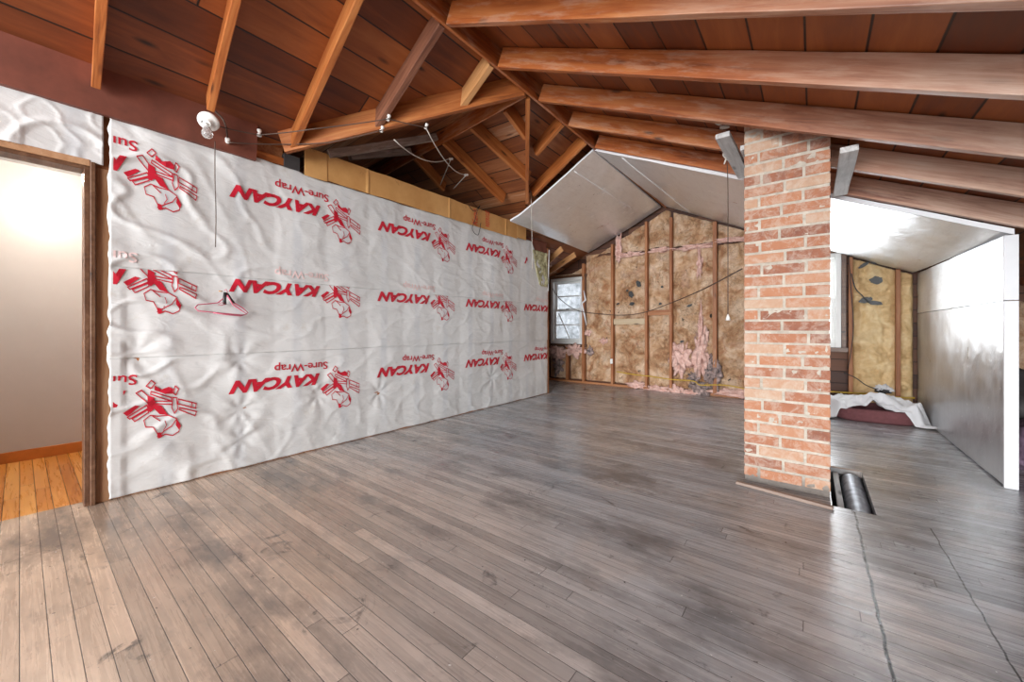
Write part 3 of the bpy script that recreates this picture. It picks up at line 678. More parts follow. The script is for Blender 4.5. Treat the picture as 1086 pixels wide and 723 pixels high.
# letters are subdivided metric-wise after fitting
def refine(pts, fs, mx):
    import bmesh
    bm = bmesh.new(); V = [bm.verts.new((x, y, 0)) for x, y in pts]
    for f in fs:
        try: bm.faces.new([V[i] for i in f])
        except ValueError: pass
    for _ in range(3):
        es = [e for e in bm.edges if e.calc_length() > mx]
        if not es: break
        bmesh.ops.subdivide_edges(bm, edges=es, cuts=1); bmesh.ops.triangulate(bm, faces=bm.faces)
    bm.verts.index_update(); r = [(v.co.x, v.co.y) for v in bm.verts], [[v.index for v in f.verts] for f in bm.faces]; bm.free(); return r
KV = refine(kv, TK[1], .035); SV = refine(sv, TS[1], .035)
ep = []; ef = []
for p in EMB:
    n = len(ep)
    for (x, y) in p: ep.append(((945-x)/840*.362, (y-100)/562*.385))   # upright box (the sheet turns it over)
    ef.append(list(range(n, n+len(p))))
EV = refine(ep, ef, .04)
for row, (zk, zs_, ze, sh_, base, sm) in enumerate(((2.018, 2.175, 2.02-.195, wtop, .022, 'red'), (1.322, 1.47, 1.34-.195, wmid, .015, 'faded_red'), (.565, .705, .52-.19, wlow, .008, 'red'))):
    for i in range(-1, 4):
        y0 = .945+1.222*i; zc = (sh_ is wmid and (0, 9, .87, 1.47)) or None
        lim = (Y0+.02, Y1-.01, 0.02, 3)
        if sh_ is wtop: lim = (Y0+.02, 4.68, 1.4, 2.33)
        stick('printed_lettering', KV[0], KV[1], y0+.665+(.022 if i < 0 else 0), zk+.10, base, sh_, M['red'], lim)
        l2 = lim
        if sh_ is wmid:
            stick('printed_lettering', SV[0], SV[1], y0+.735, 1.475+.075, .022, wtop, M['faded_red'], (Y0+.02, Y1, 1.44, 2))
            l2 = (Y0+.02, Y1-.01, .9, 1.47)
        else:
            stick('printed_lettering', SV[0], SV[1], y0+.735, zs_+.075, base, sh_, M['red'], lim)
        stick('printed_emblem', EV[0], EV[1], y0+1.035, ze+.385, base, sh_, M['red'], l2)
# folded-back corner showing yellow wool and dark packing
m = MB()
def fp(a, b):
    y = 4.66+.6*a; z_ = 1.66+(2.44-1.66)*b; return (XW+.006+.01*nz(y*9, z_*9), y, z_)
tag(m.grid(fp, 24, 30, thick=(-.01, 0, 0)).build('insulation_piece', M['panel'], smooth=True), 'dark purplish packing board behind the folded corner of the wrap', 'panel')
m = MB()
def fy_(a, b):
    z_ = 1.72+(2.26-1.72)*b; ya = 4.80+.22*(1-b)*1.0; y = ya+(5.235-ya)*a; return (XW+.022+.02*fbm((y*12, z_*12, 1))+.012, y, z_)
tag(m.grid(fy_, 24, 36, thick=(-.02, 0, 0)).build('insulation_piece', M['yellow_wool'], smooth=True), 'yellow-green glass wool showing at the folded far corner of the wrap', 'insulation')
m = MB(); m.tube([(XW+.05, 5.262, 2.32), (XW+.03, 5.268, 1.9), (XW+.03, 5.262, 1.66)], .010, 6); tag(m.build('corner_tube', M['plank_white'], smooth=True), 'thin whitish vertical strip at the far end corner of the wrapped wall', 'strip')
o = beam('end_stud', (XW-.04, 5.30, 0), (XW-.04, 5.30, 2.36), .05, .09, M['stud'], 'mid', upv=(1, 0, 0)); tag(o, 'brown stud closing the far end of the wrapped wall beside the left window', 'stud')

# cardboard strip on top of the wall
cd = empty('cardboard_strip', (XW+.04, 3.0, 2.35)); tag(cd, 'long orange-tan cardboard strip along the top of the wrapped wall, printed in red', 'cardboard')
def fc(y0, y1, z0, z1, x):
    def f(a, b):
        y = y0+(y1-y0)*a; zt = z1+.006*nz(y*4, 2); z_ = z0+.006*nz(y*5, 8)+(zt-z0)*b
        return (x+.006*nz(y*2, z_*3)+.006*(1 if .98 < (y % 1.05) < 1.02 else 0), y, z_)
    return f
child(MB().grid(fc(1.66, 4.40, 2.345, 2.575, XW+.052), 120, 10, thick=(-.005, 0, 0)).build('long_panel', M['card']), cd)
child(MB().grid(fc(1.465, 1.655, 2.335, 2.575, XW+.058), 20, 10, thick=(-.005, 0, 0)).build('end_flap', M['card']), cd)
child(MB().grid(fc(4.405, 4.62, 2.36, 2.56, XW+.058), 20, 10, thick=(-.005, 0, 0)).build('end_flap', M['card']), cd)
def cardtext(s, y, z0, L, Hh, shear):
    T = text_mesh(s, 1, shear, .01); p = fitbox(T[0], L, Hh)
    mb = MB(); mb.add([(XW+.0615, y-q, z0+p_) for p_, q in p], T[1])   # reads upward
    child(mb.build('printed_lettering', M['card_red']), cd)
a, b = on(500, 238, 0, XW+.05), on(503, 209, 0, XW+.05); cardtext('Kenn', a.y+.10, a.z, .205, .10, .3)
a = on(513, 239, 0, XW+.05); cardtext('REFRIGE', a.y+.10, a.z-.005, .20, .075, .0)
# dark timber the cardboard leans on
o = beam('wall_plate', (XW-.045, 1.5, 2.362), (XW-.045, 5.2, 2.362), .08, .05, M['stud']); tag(o, 'dark plate on top of the wrapped wall behind the cardboard strip', 'wall plate')

# ------------------------------------------------------------------ foil-faced ceiling panels and knee wall
def foil_panel(fn, nu, nv, thick, label, mat, name='foil_panel'):
    r = empty(name, fn(.5, .5)); tag(r, label, 'foil panel')
    f = MB().grid(fn, nu, nv).build('foil_face', mat, smooth=True); child(f, r)
    T = Vector(thick)
    b = MB().grid(lambda a, c: Vector(fn(a, c))+T*.06, nu, nv, thick=T*.94).build('foam_core', M['foam_edge']); child(b, r)
    return r
def bil(p00, p10, p01, p11, f=None):
    p00, p10, p01, p11 = map(Vector, (p00, p10, p01, p11))
    def g(a, b):
        p = p00*(1-a)*(1-b)+p10*a*(1-b)+p01*(1-a)*b+p11*a*b
        return p+(f(a, b) if f else Vector())
    return g
ynear = 4.04
# right slope panel: a = down slope, b = toward the gable
q = lambda u, v: on(u, v, 1, ynear)
n0, n1 = q(631, 160), q(1076, 249); f0, f1 = on(706, 219, 1, YG), on(968, 289, 1, YG)
def rb(a, b): return Vector((0, 0, .010*nz(a*5, b*3, 1)-.02*math.sin(math.pi*a)*b*.6+.004*nz(a*17, b*14, 2)))
frp = foil_panel(bil(n0, n1, f0+Vector((0, .0, 0)), f1, rb), 60, 50, (0, 0, .04), 'large foil-faced foam board under the rafters right of the ridge, behind the chimney', M['foil'])
l0, l1 = q(629, 160), q(541, 237); g0, g1 = on(701, 220, 1, YG-.02), on(624, 268, 1, YG-.02)
def lb(a, b): return Vector((0, 0, .05*max(0, a-.86)/.14*(1-b)*.6-.015*math.sin(math.pi*a)+.008*nz(a*4, b*3, 5)))
flp = foil_panel(bil(l0, l1, g0, g1, lb), 60, 50, (0, 0, .025), 'foil-faced board sagging under the rafters left of the ridge', M['foil_brown'])
def tape(pts_uv, root, fn_inv, w_=.012):
    pass
# screw plasters and seam of tape on the panels
def dab(root, fn, a, b, s=.034):
    p = fn(a, b); p2 = fn(min(1, a+.02), b); x = (p2-p).normalized(); y = (fn(a, min(1, b+.02))-p).normalized(); n = y.cross(x).normalized()
    if n.z > 0: n = -n
    k = MB(); c = p+n*.010; k.add([c+x*s*math.cos(i*math.pi/4)+y*s*.5*math.sin(i*math.pi/4) for i in range(8)], [tuple(range(8))]); child(k.build('tape_dab', M['foil_tape']), root)
def seam(root, fn, a0, a1, b0, b1, w_=.012):
    k = MB(); pts = [fn(a0+(a1-a0)*t/20, b0+(b1-b0)*t/20)+Vector((0, 0, -.003)) for t in range(21)]; k.tube(pts, w_*.5, 6); child(k.build('tape_seam', M['foil_tape'], smooth=True), root)
fr_fn = bil(n0, n1, f0, f1, rb); fl_fn = bil(l0, l1, g0, g1, lb)
seam(frp, fr_fn, .10, .135, .02, .98); seam(flp, fl_fn, .22, .20, .02, .75)
for a, b in ((.07, .3), (.12, .45), (.14, .62), (.2, .3), (.19, .8), (.22, .6), (.36, .25), (.45, .5), (.75, .85), (.85, .6)): dab(frp, fr_fn, a, b)
for a, b in ((.2, .32), (.23, .36), (.2, .62), (.23, .66), (.28, .72), (.24, .8), (.55, .25), (.5, .5), (.9, .6)): dab(flp, fl_fn, a, b)
zk1 = 1.235
def kf(z0, z1, sd):
    def f(a, b):
        y = 4.02+(YG-.02-4.02)*a; z_ = z0+((z1(a) if callable(z1) else z1)-z0)*b
        return Vector((XK+.006*nz(y*3, z_*3, sd)+.003*nz(y*13, z_*10, sd), y, z_))
    return f
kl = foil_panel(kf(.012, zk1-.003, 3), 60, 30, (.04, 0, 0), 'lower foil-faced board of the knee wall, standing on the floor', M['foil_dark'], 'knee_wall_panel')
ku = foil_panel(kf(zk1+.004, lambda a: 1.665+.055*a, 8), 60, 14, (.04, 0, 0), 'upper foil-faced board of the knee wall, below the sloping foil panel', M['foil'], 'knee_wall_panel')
m = MB().span((XK-.004, 4.0, .0), (XK+.058, 4.02, zk1-.002)); child(m.build('edge_strip', M['foam_edge'], bevel=.002), kl)
m = MB().span((XK-.004, 4.0, zk1+.003), (XK+.058, 4.02, 1.665)); child(m.build('edge_strip', M['foam_edge'], bevel=.002), ku)
# frame behind the knee wall
for y, l in ((5.3, 'brown knee-wall stud hidden halfway behind the foil boards'),):
    o = beam('knee_wall_stud', (XK+.08, y, 0), (XK+.08, y, 1.60), .05, .06, M['stud'], 'mid', upv=(1, 0, 0)); tag(o, l, 'stud')
# insulation on the slope and gable beyond the knee wall, mauve cloth on the floor
def fe(a, b):
    x = 1.12+1.9*a; return (x, YG-.02+.03*fbm((x*6, b*9, 3)), .06+(zR(x)-.25)*b)
tag(MB().grid(fe, 40, 40, thick=(0, .02, 0)).build('insulation_batt', M['kraft'], smooth=True), 'dim kraft-faced insulation in the eave beyond the knee wall', 'insulation')
def blob(name, c, r, mat, label, cat, amp=.35, fr=1.6, sub=4, seed=0, group=None, parent=None):
    import bmesh
    bm = bmesh.new(); bmesh.ops.create_icosphere(bm, subdivisions=sub, radius=1)
    for v in bm.verts:
        p = v.co.copy(); k = 1+amp*fbm((p.x*fr+seed, p.y*fr, p.z*fr), 5); v.co = Vector((p.x*k*r[0], p.y*k*r[1], p.z*k*r[2]))
    me = bpy.data.meshes.new(name); bm.to_mesh(me); bm.free(); me.polygons.foreach_set('use_smooth', [True]*len(me.polygons))
    o = link(name, me, mat); o.location = c
    if label: tag(o, label, cat, group)
    return o
blob('cloth_pile', (1.30, 4.75, .15), (.17, .34, .17), M['purple'], 'crumpled mauve cloth on the floor behind the knee wall', 'cloth', .5, 1.4, seed=3)
blob('cloth_pile', (1.34, 5.45, .34), (.2, .3, .34), M['black_block'], 'dark bundled cloth behind the mauve one in the eave', 'cloth', .5, 1.4, seed=8)

# ------------------------------------------------------------------ gable end: studs, batts, wool, cable
def rake(x): return (RZ-.02+KL*(x-RX) if x < RX else RZ-.02-KR*(x-RX))
def gx(u, v=380): return on(u, v, 1, YG).x
S = [(619.5, 5, 'stud beside the left window, carrying a torn white strip'), (650, 5, 'red-brown stud left of the pale nailed board'), (686, 6, 'red-brown stud right of the pale nailed board'), (712, 5, 'brown stud at the right end of the dark short nogging'), (758.5, 7, 'broad orange stud left of the hanging white tassel'), (902, 6, 'orange stud right of the bright window behind the chimney'), (952, 3, 'thin stud near the foil knee wall')]
sx = {}
for u, wd, l in S:
    x = gx(u); w_ = .042 if wd < 7 else .055; zt = min(2.9, rake(x)-.02)
    o = beam('wall_stud', (x, YG-.01, .03), (x, YG-.01, zt), w_, .085, M['stud'], 'mid', upv=(0, 1, 0), seed=u); tag(o, l, 'stud', 'studs of the gable end wall'); sx[u] = (x, w_)
o = beam('sole_plate', (-5.2, YG+.02, 0), (XK-.05, YG+.02, 0), .09, .04, M['stud']); tag(o, 'low brown plate along the foot of the gable end wall', 'plate')
def batt(x0, x1, z0, z1f, label, mat='kraft', seed=0, depth=.03, torn=0):
    nu = max(10, int((x1-x0)/.014)); zm = (z1f(x0)+z1f(x1))/2; nv = max(12, int((zm-z0)/.014))
    def f(a, b):
        x = x0+(x1-x0)*a; zt = z1f(x)+torn*nz(x*9, seed); z_ = z0+(zt-z0)*b
        bul = (max(0, math.sin(math.pi*a))**.5)*depth
        e = .035*max(0, ridged(x*6+seed, z_*1.8, seed)-.5)+.045*max(0, ridged(x*2+z_*3, z_*4-x*3, seed+2)-.6)+.035*fbm((x*6, z_*5, seed), 4)+.012*ridged(x*14, z_*11, seed)
        return (x, YG+.045-bul-e*min(1, 6*a, 6*(1-a)), z_)
    o = MB().grid(f, nu, nv, thick=(0, .012, 0)).build('insulation_batt', M[mat], smooth=True); tag(o, label, 'insulation batt', 'kraft-faced batts of the gable end wall'); return o
zmid = lambda v: on(700, v, 1, YG).z
bays = [(619.5, 650, 'just right of the left window'), (650, 686, 'in the bay with the pale nailed board'), (686, 712, 'in the bay of the dark short nogging'), (712, 758.5, 'in the bay with the torn pink wool')]
for i, (a, b, l) in enumerate(bays):
    x0 = sx[a][0]+sx[a][1]/2; x1 = sx[b][0]-sx[b][1]/2; zs0 = on((a+b)/2, [271, 269, 264, 261][i], 1, YG).z
    batt(x0, x1, .07, lambda x, z=zs0: z-.015, 'tall lower brown paper batt '+l, seed=i*5+1, torn=.02)
    batt(x0, x1, zs0+.03, lambda x: rake(x)-.03, 'upper brown paper batt under the foil, '+l, seed=i*5+3)
x4 = sx[758.5][0]+.03
zq = on(776, 257, 1, YG).z
batt(x4, -.46, .07, lambda x: zq-.015, 'tall lower brown paper batt behind the hanging white tassel', seed=31, torn=.02)
batt(x4, -.46, zq+.02, lambda x: rake(x)-.03, 'upper brown paper batt right of the broad orange stud', seed=33)
x5 = sx[902][0]+.025
bg1 = batt(x5, gx(951), .07, lambda x: rake(x)-.03, 'golden paper batt with black torn spots, left of the foil knee wall', 'kraft_gold', 41)
batt(gx(954), XK-.03, .07, lambda x: rake(x)-.03, 'narrow golden paper batt in the corner against the foil knee wall', 'kraft_gold', 43)
batt(W1[0]-.03, gx(601), .07, lambda x: W1[2]-.1, 'small batt under the left window, left half', seed=51)
batt(gx(604), W1[1]+.01, .07, lambda x: W1[2]-.1, 'small batt under the left window, right half', seed=53)
batt(W1[0]-.05, sx[619.5][0]-.03, W1[3]+.055, lambda x: max(W1[3]+.07, rake(x)-.06), 'scrap of torn paper insulation above the left window', seed=55)
o = beam('wall_stud', (gx(602), YG-.01, .03), (gx(602), YG-.01, W1[2]-.06), .04, .085, M['stud'], 'mid', upv=(0, 1, 0)); tag(o, 'short cripple stud under the middle of the left window', 'stud', 'studs of the gable end wall')
def board(u0, v0, u1, v1, mat, label, th=.03, y=YG-.055, name='nailed_board'):
    a, b = on(u0, v0, 1, y), on(u1, v1, 1, y); z_ = (a.z+b.z)/2; h = abs(a.z-b.z)
    o = beam(name, (a.x, y, z_), (b.x, y, z_), h, th, M[mat], 'mid', upv=(0, -1, 0)); tag(o, label, 'board')
board(651, 338, 684, 344, 'pale_board', 'pale new board nailed across two studs of the gable wall')
board(687, 329, 712, 334, 'stud', 'dark short nogging between two studs right of the pale board')
# pink and sooty wool
def tuft(u, v, w_, h, mat, label, seed, y=YG-.02, d=.05):
    blob('insulation_tuft', on(u, v, 1, y), (w_, d, h), M[mat], label, 'insulation wool', 1.1, 2.0, 4, seed, 'loose glass wool on the gable end wall')
TU = [(668, 270, .19, .035, 'pink', 'pink wool showing between the two batts above the pale board', 1),
      (656, 262, .05, .17, 'pink', 'ragged pink wool beside the second stud under the foil edge', 21),
      (700, 265, .16, .03, 'pink', 'pink wool band above the dark nogging', 2),
      (735, 262, .26, .03, 'pink', 'long pink wool band left of the broad orange stud', 3),
      (742, 280, .035, .17, 'pink', 'thin vertical seam of pink wool left of the broad orange stud', 23),
      (778, 254, .2, .035, 'pink', 'pink wool band beside the hanging cord', 4),
      (722, 381, .14, .20, 'pink', 'big pink patch of torn wool hanging low in the fourth bay', 5),
      (744, 374, .09, .32, 'pink', 'tall tongue of pink wool hanging left of the broad orange stud', 6),
      (743, 350, .03, .28, 'pink', 'thin upper tail of pink wool above the tall tongue', 26),
      (755, 395, .08, .19, 'sooty_pink', 'sooty wool at the foot of the broad orange stud', 7),
      (736, 400, .07, .07, 'sooty_pink', 'small sooty wool lump between two pink torn pieces', 8),
      (742, 412, .12, .09, 'sooty_pink', 'sooty wool lump on the floor below the tall tongue', 27),
      (699, 413, .19, .05, 'pink', 'pink wool along the floor below the dark nogging bay', 9),
      (716, 415, .10, .09, 'pink', 'pink wool scrap spilling onto the floor left of the sooty pile', 10),
      (730, 417, .14, .05, 'pink', 'flat pink wool along the floor under the big torn patch', 28),
      (780, 417, .26, .06, 'pink', 'pink wool along the floor right of the broad orange stud', 11),
      (676, 408, .14, .05, 'pink', 'pink wool along the floor in the pale board bay', 12),
      (591, 374, .16, .12, 'pink', 'large pink wool clump under the left window, left side', 13),
      (609, 371, .18, .10, 'pink', 'large pink wool clump under the left window, right side', 14),
      (592, 388, .10, .13, 'sooty_pink', 'sooty hanging wool under the left window', 15),
      (626, 372, .05, .08, 'sooty_pink', 'small dark-edged wool tuft just right of the left window foot', 16),
      (640, 362, .06, .05, 'pink', 'small round pink tuft left of the second stud', 17),
      (624, 353, .05, .05, 'pink', 'small pink tuft beside the left window, mid height', 18),
      (777, 325, .03, .10, 'pink', 'dusky pink tuft near the white tassel', 19),
      (937, 411, .07, .035, 'sheet', 'tiny white wool tuft above the bed in the golden bay', 20)]
for t_ in TU[:-2]: tuft(*t_[:6], t_[6])
tuft(*TU[-1][:6], TU[-1][6], y=YG-.03, d=.03)
blob('insulation_tuft', on(936, 415, 1, YG-.04), (.06, .03, .03), M['dark_fluff'], 'small black tuft under the tiny white one in the golden bay', 'insulation wool', .9, 2, 3, 5, 'loose glass wool on the gable end wall')
# black tears on batts
def tear(u, v, w_, h, ang, parent, seed, y=YG-.005, mat='black'):
    c = on(u, v, 1, y); n = 22; k = MB(); ca, sa = math.cos(ang), math.sin(ang); ring = []
    for i in range(n):
        t_ = i*2*math.pi/n; r = 1+.35*nz(math.cos(t_)*2+seed, math.sin(t_)*2, seed); a, b = w_*r*math.cos(t_), h*r*math.sin(t_); ring.append(Vector((a*ca-b*sa, 0, a*sa+b*ca))+c)
    back = [p+Vector((0, .015, 0)) for p in ring]
    k.add(ring+back, [tuple(range(n))]+[(i, (i+1) % n, n+(i+1) % n, n+i) for i in range(n)]); o = k.build('tear', M[mat], parent); return o
for (u, v, a, b, an) in ((929, 297, .06, .05, 0), (918, 318, .07, .035, .3), (928, 321, .07, .025, -.2), (929, 277, .05, .03, .5), (916, 281, .06, .02, .6), (945, 281, .07, .02, -.3)): tear(u, v, a, b, an, bg1, u, YG-.035)
bb = [o for o in bpy.data.objects if o.name.startswith('insulation_batt')]
def bat_at(label): return next(o for o in bb if label in o.get('label', ''))
B2 = bat_at('tall lower brown paper batt in the bay with the pale'); B3 = bat_at('tall lower brown paper batt in the bay of'); B4 = bat_at('tall lower brown paper batt in the bay with the torn'); 
for (u, v, a, b, p) in ((677, 301, .035, .06, B2), (669, 312, .04, .06, B2), (665, 308, .02, .02, B2), (670, 322, .045, .03, B2), (655, 322, .03, .012, B2), (700, 322, .025, .02, B3), (702, 304, .02, .02, B3), (731, 324, .045, .018, B4), (723, 362, .03, .015, B4)): tear(u, v, a, b, .4, p, u, YG-.04)
# casing pieces beside window 1: torn white strip
m = MB(); p = [on(u, v, 1, YG-.05) for u, v in ((619, 308), (621, 318), (617, 322), (620, 335), (622, 345))]; m.tube(p, [.008, .018, .02, .016, .005], 8); tag(m.build('torn_strip', M['sheet'], smooth=True), 'torn white strip hanging at the right edge of the left window', 'strip')
a = on(648.5, 383, 1, YG-.06); m = MB().box(a, (.045, .03, .09)); tag(m.build('outlet_box', M['vinyl'], bevel=.006), 'small white electrical box on the stud left of the pale board, low down', 'electrical box')

def wire(pix, y, r, mat, name, label, cat='wire', ax=1, group=None, sub=6):
    P = [on(u, v, ax, y) if not isinstance(y, (list, tuple)) else on(u, v, ax, y[i]) for i, (u, v) in enumerate(pix)]
    out = []
    for i in range(len(P)-1):                              # Catmull-Rom
        p0 = P[max(0, i-1)]; p1 = P[i]; p2 = P[i+1]; p3 = P[min(len(P)-1, i+2)]
        for k in range(sub):
            t_ = k/sub; out.append(.5*((2*p1)+(p2-p0)*t_+(2*p0-5*p1+4*p2-p3)*t_*t_+(3*p1-p0-3*p2+p3)*t_**3))
    out.append(P[-1]); o = MB().tube(out, r, 6).build(name, M[mat], smooth=True)
    if label: tag(o, label, cat, group)
    return o
wire([(654, 394), (672, 397), (690, 399), (710, 402), (735, 404), (742, 408), (760, 408), (775, 409), (792, 413)], YG-.075, .009, 'yellow', 'cable', 'yellow cable running low across the gable studs', 'cable')
wire([(876, 415), (905, 416.5), (930, 418), (950, 421), (970, 422)], YG-.07, .010, 'yellow', 'cable', 'yellow cable low on the gable wall right of the chimney', 'cable')
wire([(586, 306), (594, 317), (612, 329), (640, 333), (662, 334), (684, 331), (712, 321), (745, 307), (787, 285)], [6.6, 6.6, 6.6, 6.58, 6.55, 6.4, 6.0, 5.4, 4.7], .007, 'wire', 'wire', 'dark wire sagging from the left window across the gable wall to the chimney')
wire([(903, 290), (907, 305), (914, 313), (922, 321)], YG-.06, .007, 'black', 'wire', 'short black wire curling down to the black tears on the golden batt')
wire([(895, 395), (908, 401), (918, 408), (930, 413)], YG-.06, .006, 'black', 'wire', 'thin black wire hanging low right of the bright window')
wire([(900, 268), (902, 300), (905, 350), (899, 392)], YG-.065, .005, 'black', 'wire', 'thin black wire running down the stud by the bright window')

# hanging cord with white tassel, tied to the left chimney board
yc = 3.5
cr = empty('tasselled_cord', on(771, 135, 1, yc)); tag(cr, 'long thin cord with a white tassel hanging left of the chimney', 'pull cord')
child(wire([(771, 134), (771, 165), (772, 200), (772, 260), (772, 333)], yc, .0035, 'wire', 'cord', None), cr)
tp = on(772, 333, 1, yc); child(MB().lathe([(.003, .0), (.008, -.01), (.012, -.022), (.018, -.05)], Matrix.Translation(tp), 14).build('tassel', M['porcelain'], smooth=True), cr)
child(wire([(765, 132), (768, 150), (771, 163), (768, 174)], yc-.1, .006, 'cord', 'rope_tail', None), cr)
child(wire([(758, 128), (763, 131), (768, 128), (772, 134), (764, 135)], yc-.3, .014, 'cord', 'knot', None), cr)
child(wire([(768, 160), (773, 164), (775, 170), (770, 168), (767, 163), (774, 161)], yc-.05, .007, 'cord', 'knot', None), cr)
# pull strings on the left
c2 = wire([(563, 202), (564, 240), (564.5, 285)], 4.0, .003, 'cord', 'hanging_string', 'thin pale string hanging in front of the left foil panel edge', 'string')
c3 = wire([(228, 150), (228, 190), (229, 225), (228.5, 262)], XW+.1, .003, 'wire', 'hanging_string', 'twisted string hanging below the bare bulb against the wrap', 'string', 0)
c4 = wire([(497, 218), (503, 224), (509, 218), (506, 224), (504, 232), (501, 243), (507, 249), (510, 236)], XW+.075, .004, 'black', 'string_knot', 'small dark tied string on the cardboard strip beside its red lettering', 'string', 0)

# porcelain lamp holder with bulb
lp = on(221, 129, 0, -3.19); nrm = Vector((.62, -.35, -.70)).normalized(); q_ = nrm.to_track_quat('Z', 'Y').to_matrix().to_4x4(); Ml = Matrix.Translation(lp) @ q_
lm = empty('lamp_holder', lp); tag(lm, 'white porcelain lamp holder with a clear unlit bulb, above the wrapped wall', 'lamp')
child(MB().lathe([(.058, -.012), (.062, -.004), (.060, .004), (.046, .012), (.026, .018), (.024, .040), (.02, .042)], Ml, 28).build('base', M['porcelain'], smooth=True), lm)
tb = NT('clear_bulb_glass'); tb.fin((.9, .9, .88), .05, **{'Transmission Weight': .75, 'IOR': 1.3})
bt = Matrix.Translation(lp+nrm*.035) @ Vector((.1, 0, -1)).to_track_quat('Z', 'Y').to_matrix().to_4x4()
child(MB().lathe([(.012, 0), (.014, .02), (.026, .045), (.032, .065), (.030, .082), (.02, .096), (.004, .102)], bt, 22).build('bulb', tb.m, smooth=True), lm)
for s_ in (-1, 1):
    p = lp+nrm*.006+Vector((0, .03*s_, .012*s_)); child(MB().box(p, (.014, .012, .014)).build('screw', M['black']), lm)

# knob-and-tube wiring: spool insulators and old wires
def spool(p, axis, label, s=1.0):
    q = Vector(axis).to_track_quat('Z', 'Y').to_matrix().to_4x4()
    o = MB().lathe([(.010*s, -.028*s), (.016*s, -.026*s), (.016*s, -.010*s), (.010*s, -.005*s), (.010*s, .005*s), (.016*s, .010*s), (.016*s, .026*s), (.010*s, .028*s)], Matrix.Translation(p) @ q, 16).build('wire_insulator', M['porcelain'], smooth=True)
    tag(o, label, 'wire insulator', 'porcelain wire knobs'); return o
spool(on(275, 141, 0, -3.26), (0, 0, 1), 'white porcelain knob at the right edge of the hardboard panel, holding the upper wire', .95)
spool(on(241.5, 149, 0, -3.30), (1, -.3, 0), 'white porcelain knob just right of the bare bulb, holding the lower wire', .95)
spool(hit(412, 125, (PL[0]+Vector((0, 0, -.03)), PL[1])), (.3, .2, 1), 'upper porcelain knob on the dark jack rafter', .9)
spool(hit(405, 137, (PL[0]+Vector((0, 0, -.03)), PL[1])), (.3, .2, 1), 'lower porcelain knob at the foot of the dark jack rafter', .9)
spool(hit(452, 134, (PL[0]+Vector((0, 0, -.03)), PL[1])), (.3, .2, 1), 'porcelain knob on the underside of the near valley rafter', .85)
k1 = hit(481, 167, CF)+Vector((0, -.04, -.03)); k2 = hit(497, 184, CF)+Vector((0, -.04, -.03))
spool(k1, (0, 1, .4), 'upper far porcelain knob on the side-gable rafter', .9); spool(k2, (0, 1, .4), 'lower far porcelain knob on the side-gable rafter', .9)
def w3(P, r, mat, label, sag=0):
    out = []
    for a, b in zip(P, P[1:]):
        for k in range(10): t_ = k/10; out.append(a.lerp(b, t_)+Vector((0, 0, -sag*4*t_*(1-t_))))
    out.append(P[-1]); tag(MB().tube(out, r, 6).build('wire', M[mat], smooth=True), label, 'wire', 'old knob-and-tube wires')
pk = (PL[0]+Vector((0, 0, -.05)), PL[1])
w3([lp+Vector((-.02, .05, 0)), on(275, 143, 0, -3.24), hit(330, 137, pk), hit(412, 126, pk), hit(452, 135, pk)], .004, 'wire', 'upper old wire from the lamp holder to the valley rafter knob', .004)
w3([on(243, 151, 0, -3.27), on(300, 153, 0, -3.24), hit(350, 151, pk), hit(405, 138, pk)], .004, 'wire', 'lower old wire from the small knob to the dark jack rafter', .004)
w3([hit(452, 136, pk), k2+Vector((0, -.02, 0))], .005, 'cord', 'pale wire sagging from the valley rafter to the lower far knob', .10)
w3([hit(418, 148, pk), k1+Vector((0, -.02, 0))], .005, 'cord', 'pale wire sagging to the upper far knob from behind the valley rafter', .10)
w3([k1, hit(467, 196, CF)], .005, 'cord', 'short pale wire dropping left from the upper far knob'); w3([k2, hit(481, 200, CF)], .005, 'cord', 'short pale wire dropping left from the lower far knob')
wire([(228, 118), (236, 126), (240, 136), (241, 146)], -3.26, .006, 'wire', 'wire', 'short brown wire curling from the lamp holder to the small knob', 'wire', 0)

# pink wire hanger with a black clip
xh = XW+.062; P = lambda u, v: on(u, v, 0, xh)
hg = empty('clothes_hanger', P(241, 308)); tag(hg, 'pink wire clothes hanger with a black clip hanging on the wrap', 'hanger')
def hl(pix, r=.0045, cl=False, mat='pink_wire', nm='wire_loop', x=xh):
    p = [on(u, v, 0, x) for u, v in pix]; return child(MB().tube(p, r, 6, cl).build(nm, M[mat], smooth=True), hg)
hl([(240, 314), (231, 321), (222, 322), (210, 323), (207, 326), (210, 329.5), (225, 331), (245, 333), (258, 334), (263, 331.5), (258, 327), (248, 321), (242, 315)], cl=True)
hl([(241, 313), (247, 323), (256, 329), (262, 333), (255, 335), (240, 333.5), (226, 331.5)], x=xh+.012)
hl([(239, 322), (236, 323.5), (231, 323), (234, 321), (238, 321)], .003, x=xh+.01)
hl([(241, 314), (241, 309), (240, 306.5), (238, 308)], .003, nm='hook')
hl([(239, 310), (238, 317), (238.5, 323)], .011, mat='black', nm='clip'); hl([(241, 311), (245, 317), (248, 321)], .007, mat='black', nm='clip')
hl([(232, 308.5), (236, 309)], .004, mat='card', nm='peg')

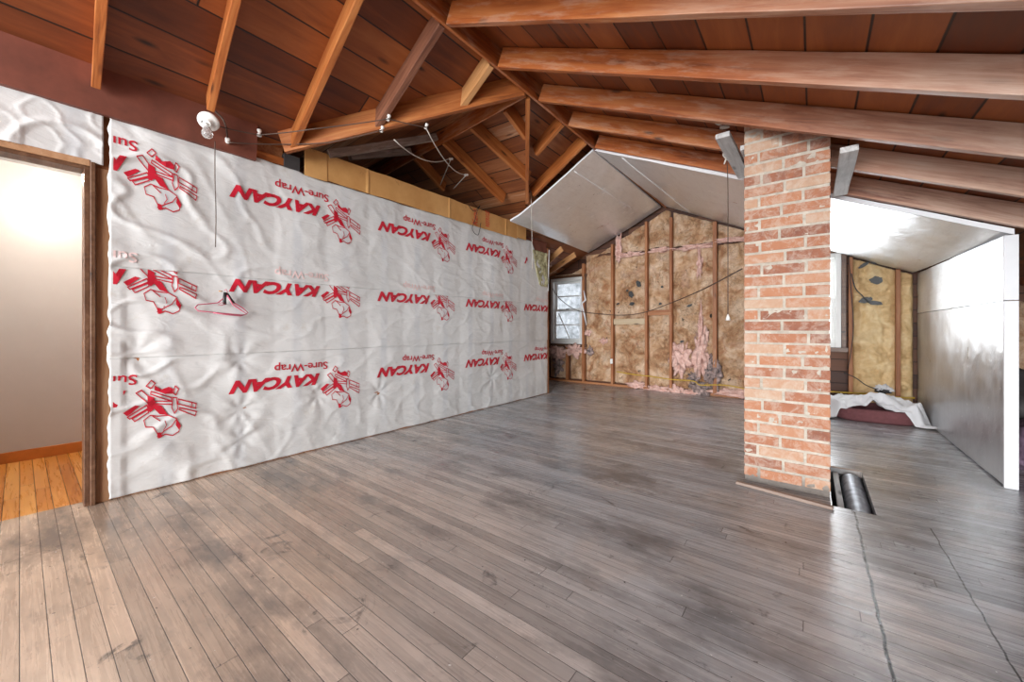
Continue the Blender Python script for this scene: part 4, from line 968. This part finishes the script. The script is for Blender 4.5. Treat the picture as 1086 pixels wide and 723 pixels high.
# ------------------------------------------------------------------ pet bed with crumpled white sheet
bc = Vector((.55, 6.12, 0)); rx_, ry_ = .37, .30
def bedf(a, b):
    th = a*2*math.pi; prof = [(0.0, .05), (.55, .05), (.72, .06), (.80, .12), (.88, .15), (.97, .14), (1.02, .08), (.99, .02), (.9, .001), (0, .001)]
    t_ = b*(len(prof)-1); i = min(int(t_), len(prof)-2); f = t_-i; r = prof[i][0]*(1-f)+prof[i+1][0]*f; z_ = prof[i][1]*(1-f)+prof[i+1][1]*f
    e = 3.0; cth, sth = math.cos(th), math.sin(th); q = (abs(cth)**e+abs(sth)**e)**(-1/e)
    return (bc.x+rx_*r*q*cth+.006*nz(th*3, z_*20), bc.y+ry_*r*q*sth, z_+.006*nz(cth*4, sth*4))
o = MB().grid(bedf, 72, 36).build('pet_bed', M['maroon'], smooth=True); tag(o, 'low maroon cushioned bed on the floor near the bright window', 'pet bed')
def shf(a, b):
    x = bc.x-.44+.86*a; y = bc.y-.285+.56*b
    tail = max(0, (a-.78)/.22)*max(0, 1-b*1.6); y -= .10*tail; x += .06*tail
    tl = max(0, (.16-a)/.16)*max(0, 1-b*1.5); y -= .07*tl
    u = (x-bc.x)/(rx_*1.0); v = (y-bc.y)/(ry_*1.0); rr = (abs(u)**3+abs(v)**3)**(1/3)
    base = .165 if rr < 1.03 else max(.012, .165-(rr-1.03)*.9)
    fold = .10*max(0, ridged(x*2.6+y*1.6, y*1.9-x*.9, 5)-.40)+.05*fbm((x*4.5, y*5, 2), 4)
    hump = .085*math.exp(-((x-bc.x+.17)**2/.012+(y-bc.y)**2/.03))+.075*math.exp(-((x-bc.x-.10)**2/.010+(y-bc.y-.03)**2/.02))
    y += .035*nz(x*5, 7)+.03*nz(x*11, b*3)
    k = min(1, base/.12)
    return (x, y, base+(fold+.012)*(.3+.7*k)+hump*k)
o = MB().grid(shf, 90, 60, thick=(0, 0, .003)).build('bed_sheet', M['sheet'], smooth=True); tag(o, 'crumpled white sheet thrown over the maroon bed', 'sheet')

# ------------------------------------------------------------------ hall lamp (lights the doorway side of the floor)
hc = Vector((-4.02, .155, 2.36)); hl_ = empty('ceiling_lamp', hc); tag(hl_, 'lit globe lamp on the hall ceiling just beyond the doorway head', 'lamp')
child(MB().lathe([(.07, 0), (.07, -.012), (.05, -.02)], Matrix.Translation(hc), 24).build('canopy', M['porcelain'], smooth=True), hl_)
child(MB().lathe([(.03, -.02), (.06, -.035), (.075, -.06), (.07, -.09), (.04, -.11), (.005, -.118)], Matrix.Translation(hc), 24).build('globe', M['lit'], smooth=True), hl_)
ld = bpy.data.lights.new('hall_lamp_light', 'POINT'); ld.energy = 44; ld.color = (1, .90, .78); ld.shadow_soft_size = .07
lo = bpy.data.objects.new('hall_lamp_light', ld); COL.objects.link(lo); lo.location = hc+Vector((0, 0, -.20)); lo.parent = hl_; lo.matrix_parent_inverse = Matrix.Translation(hc).inverted()
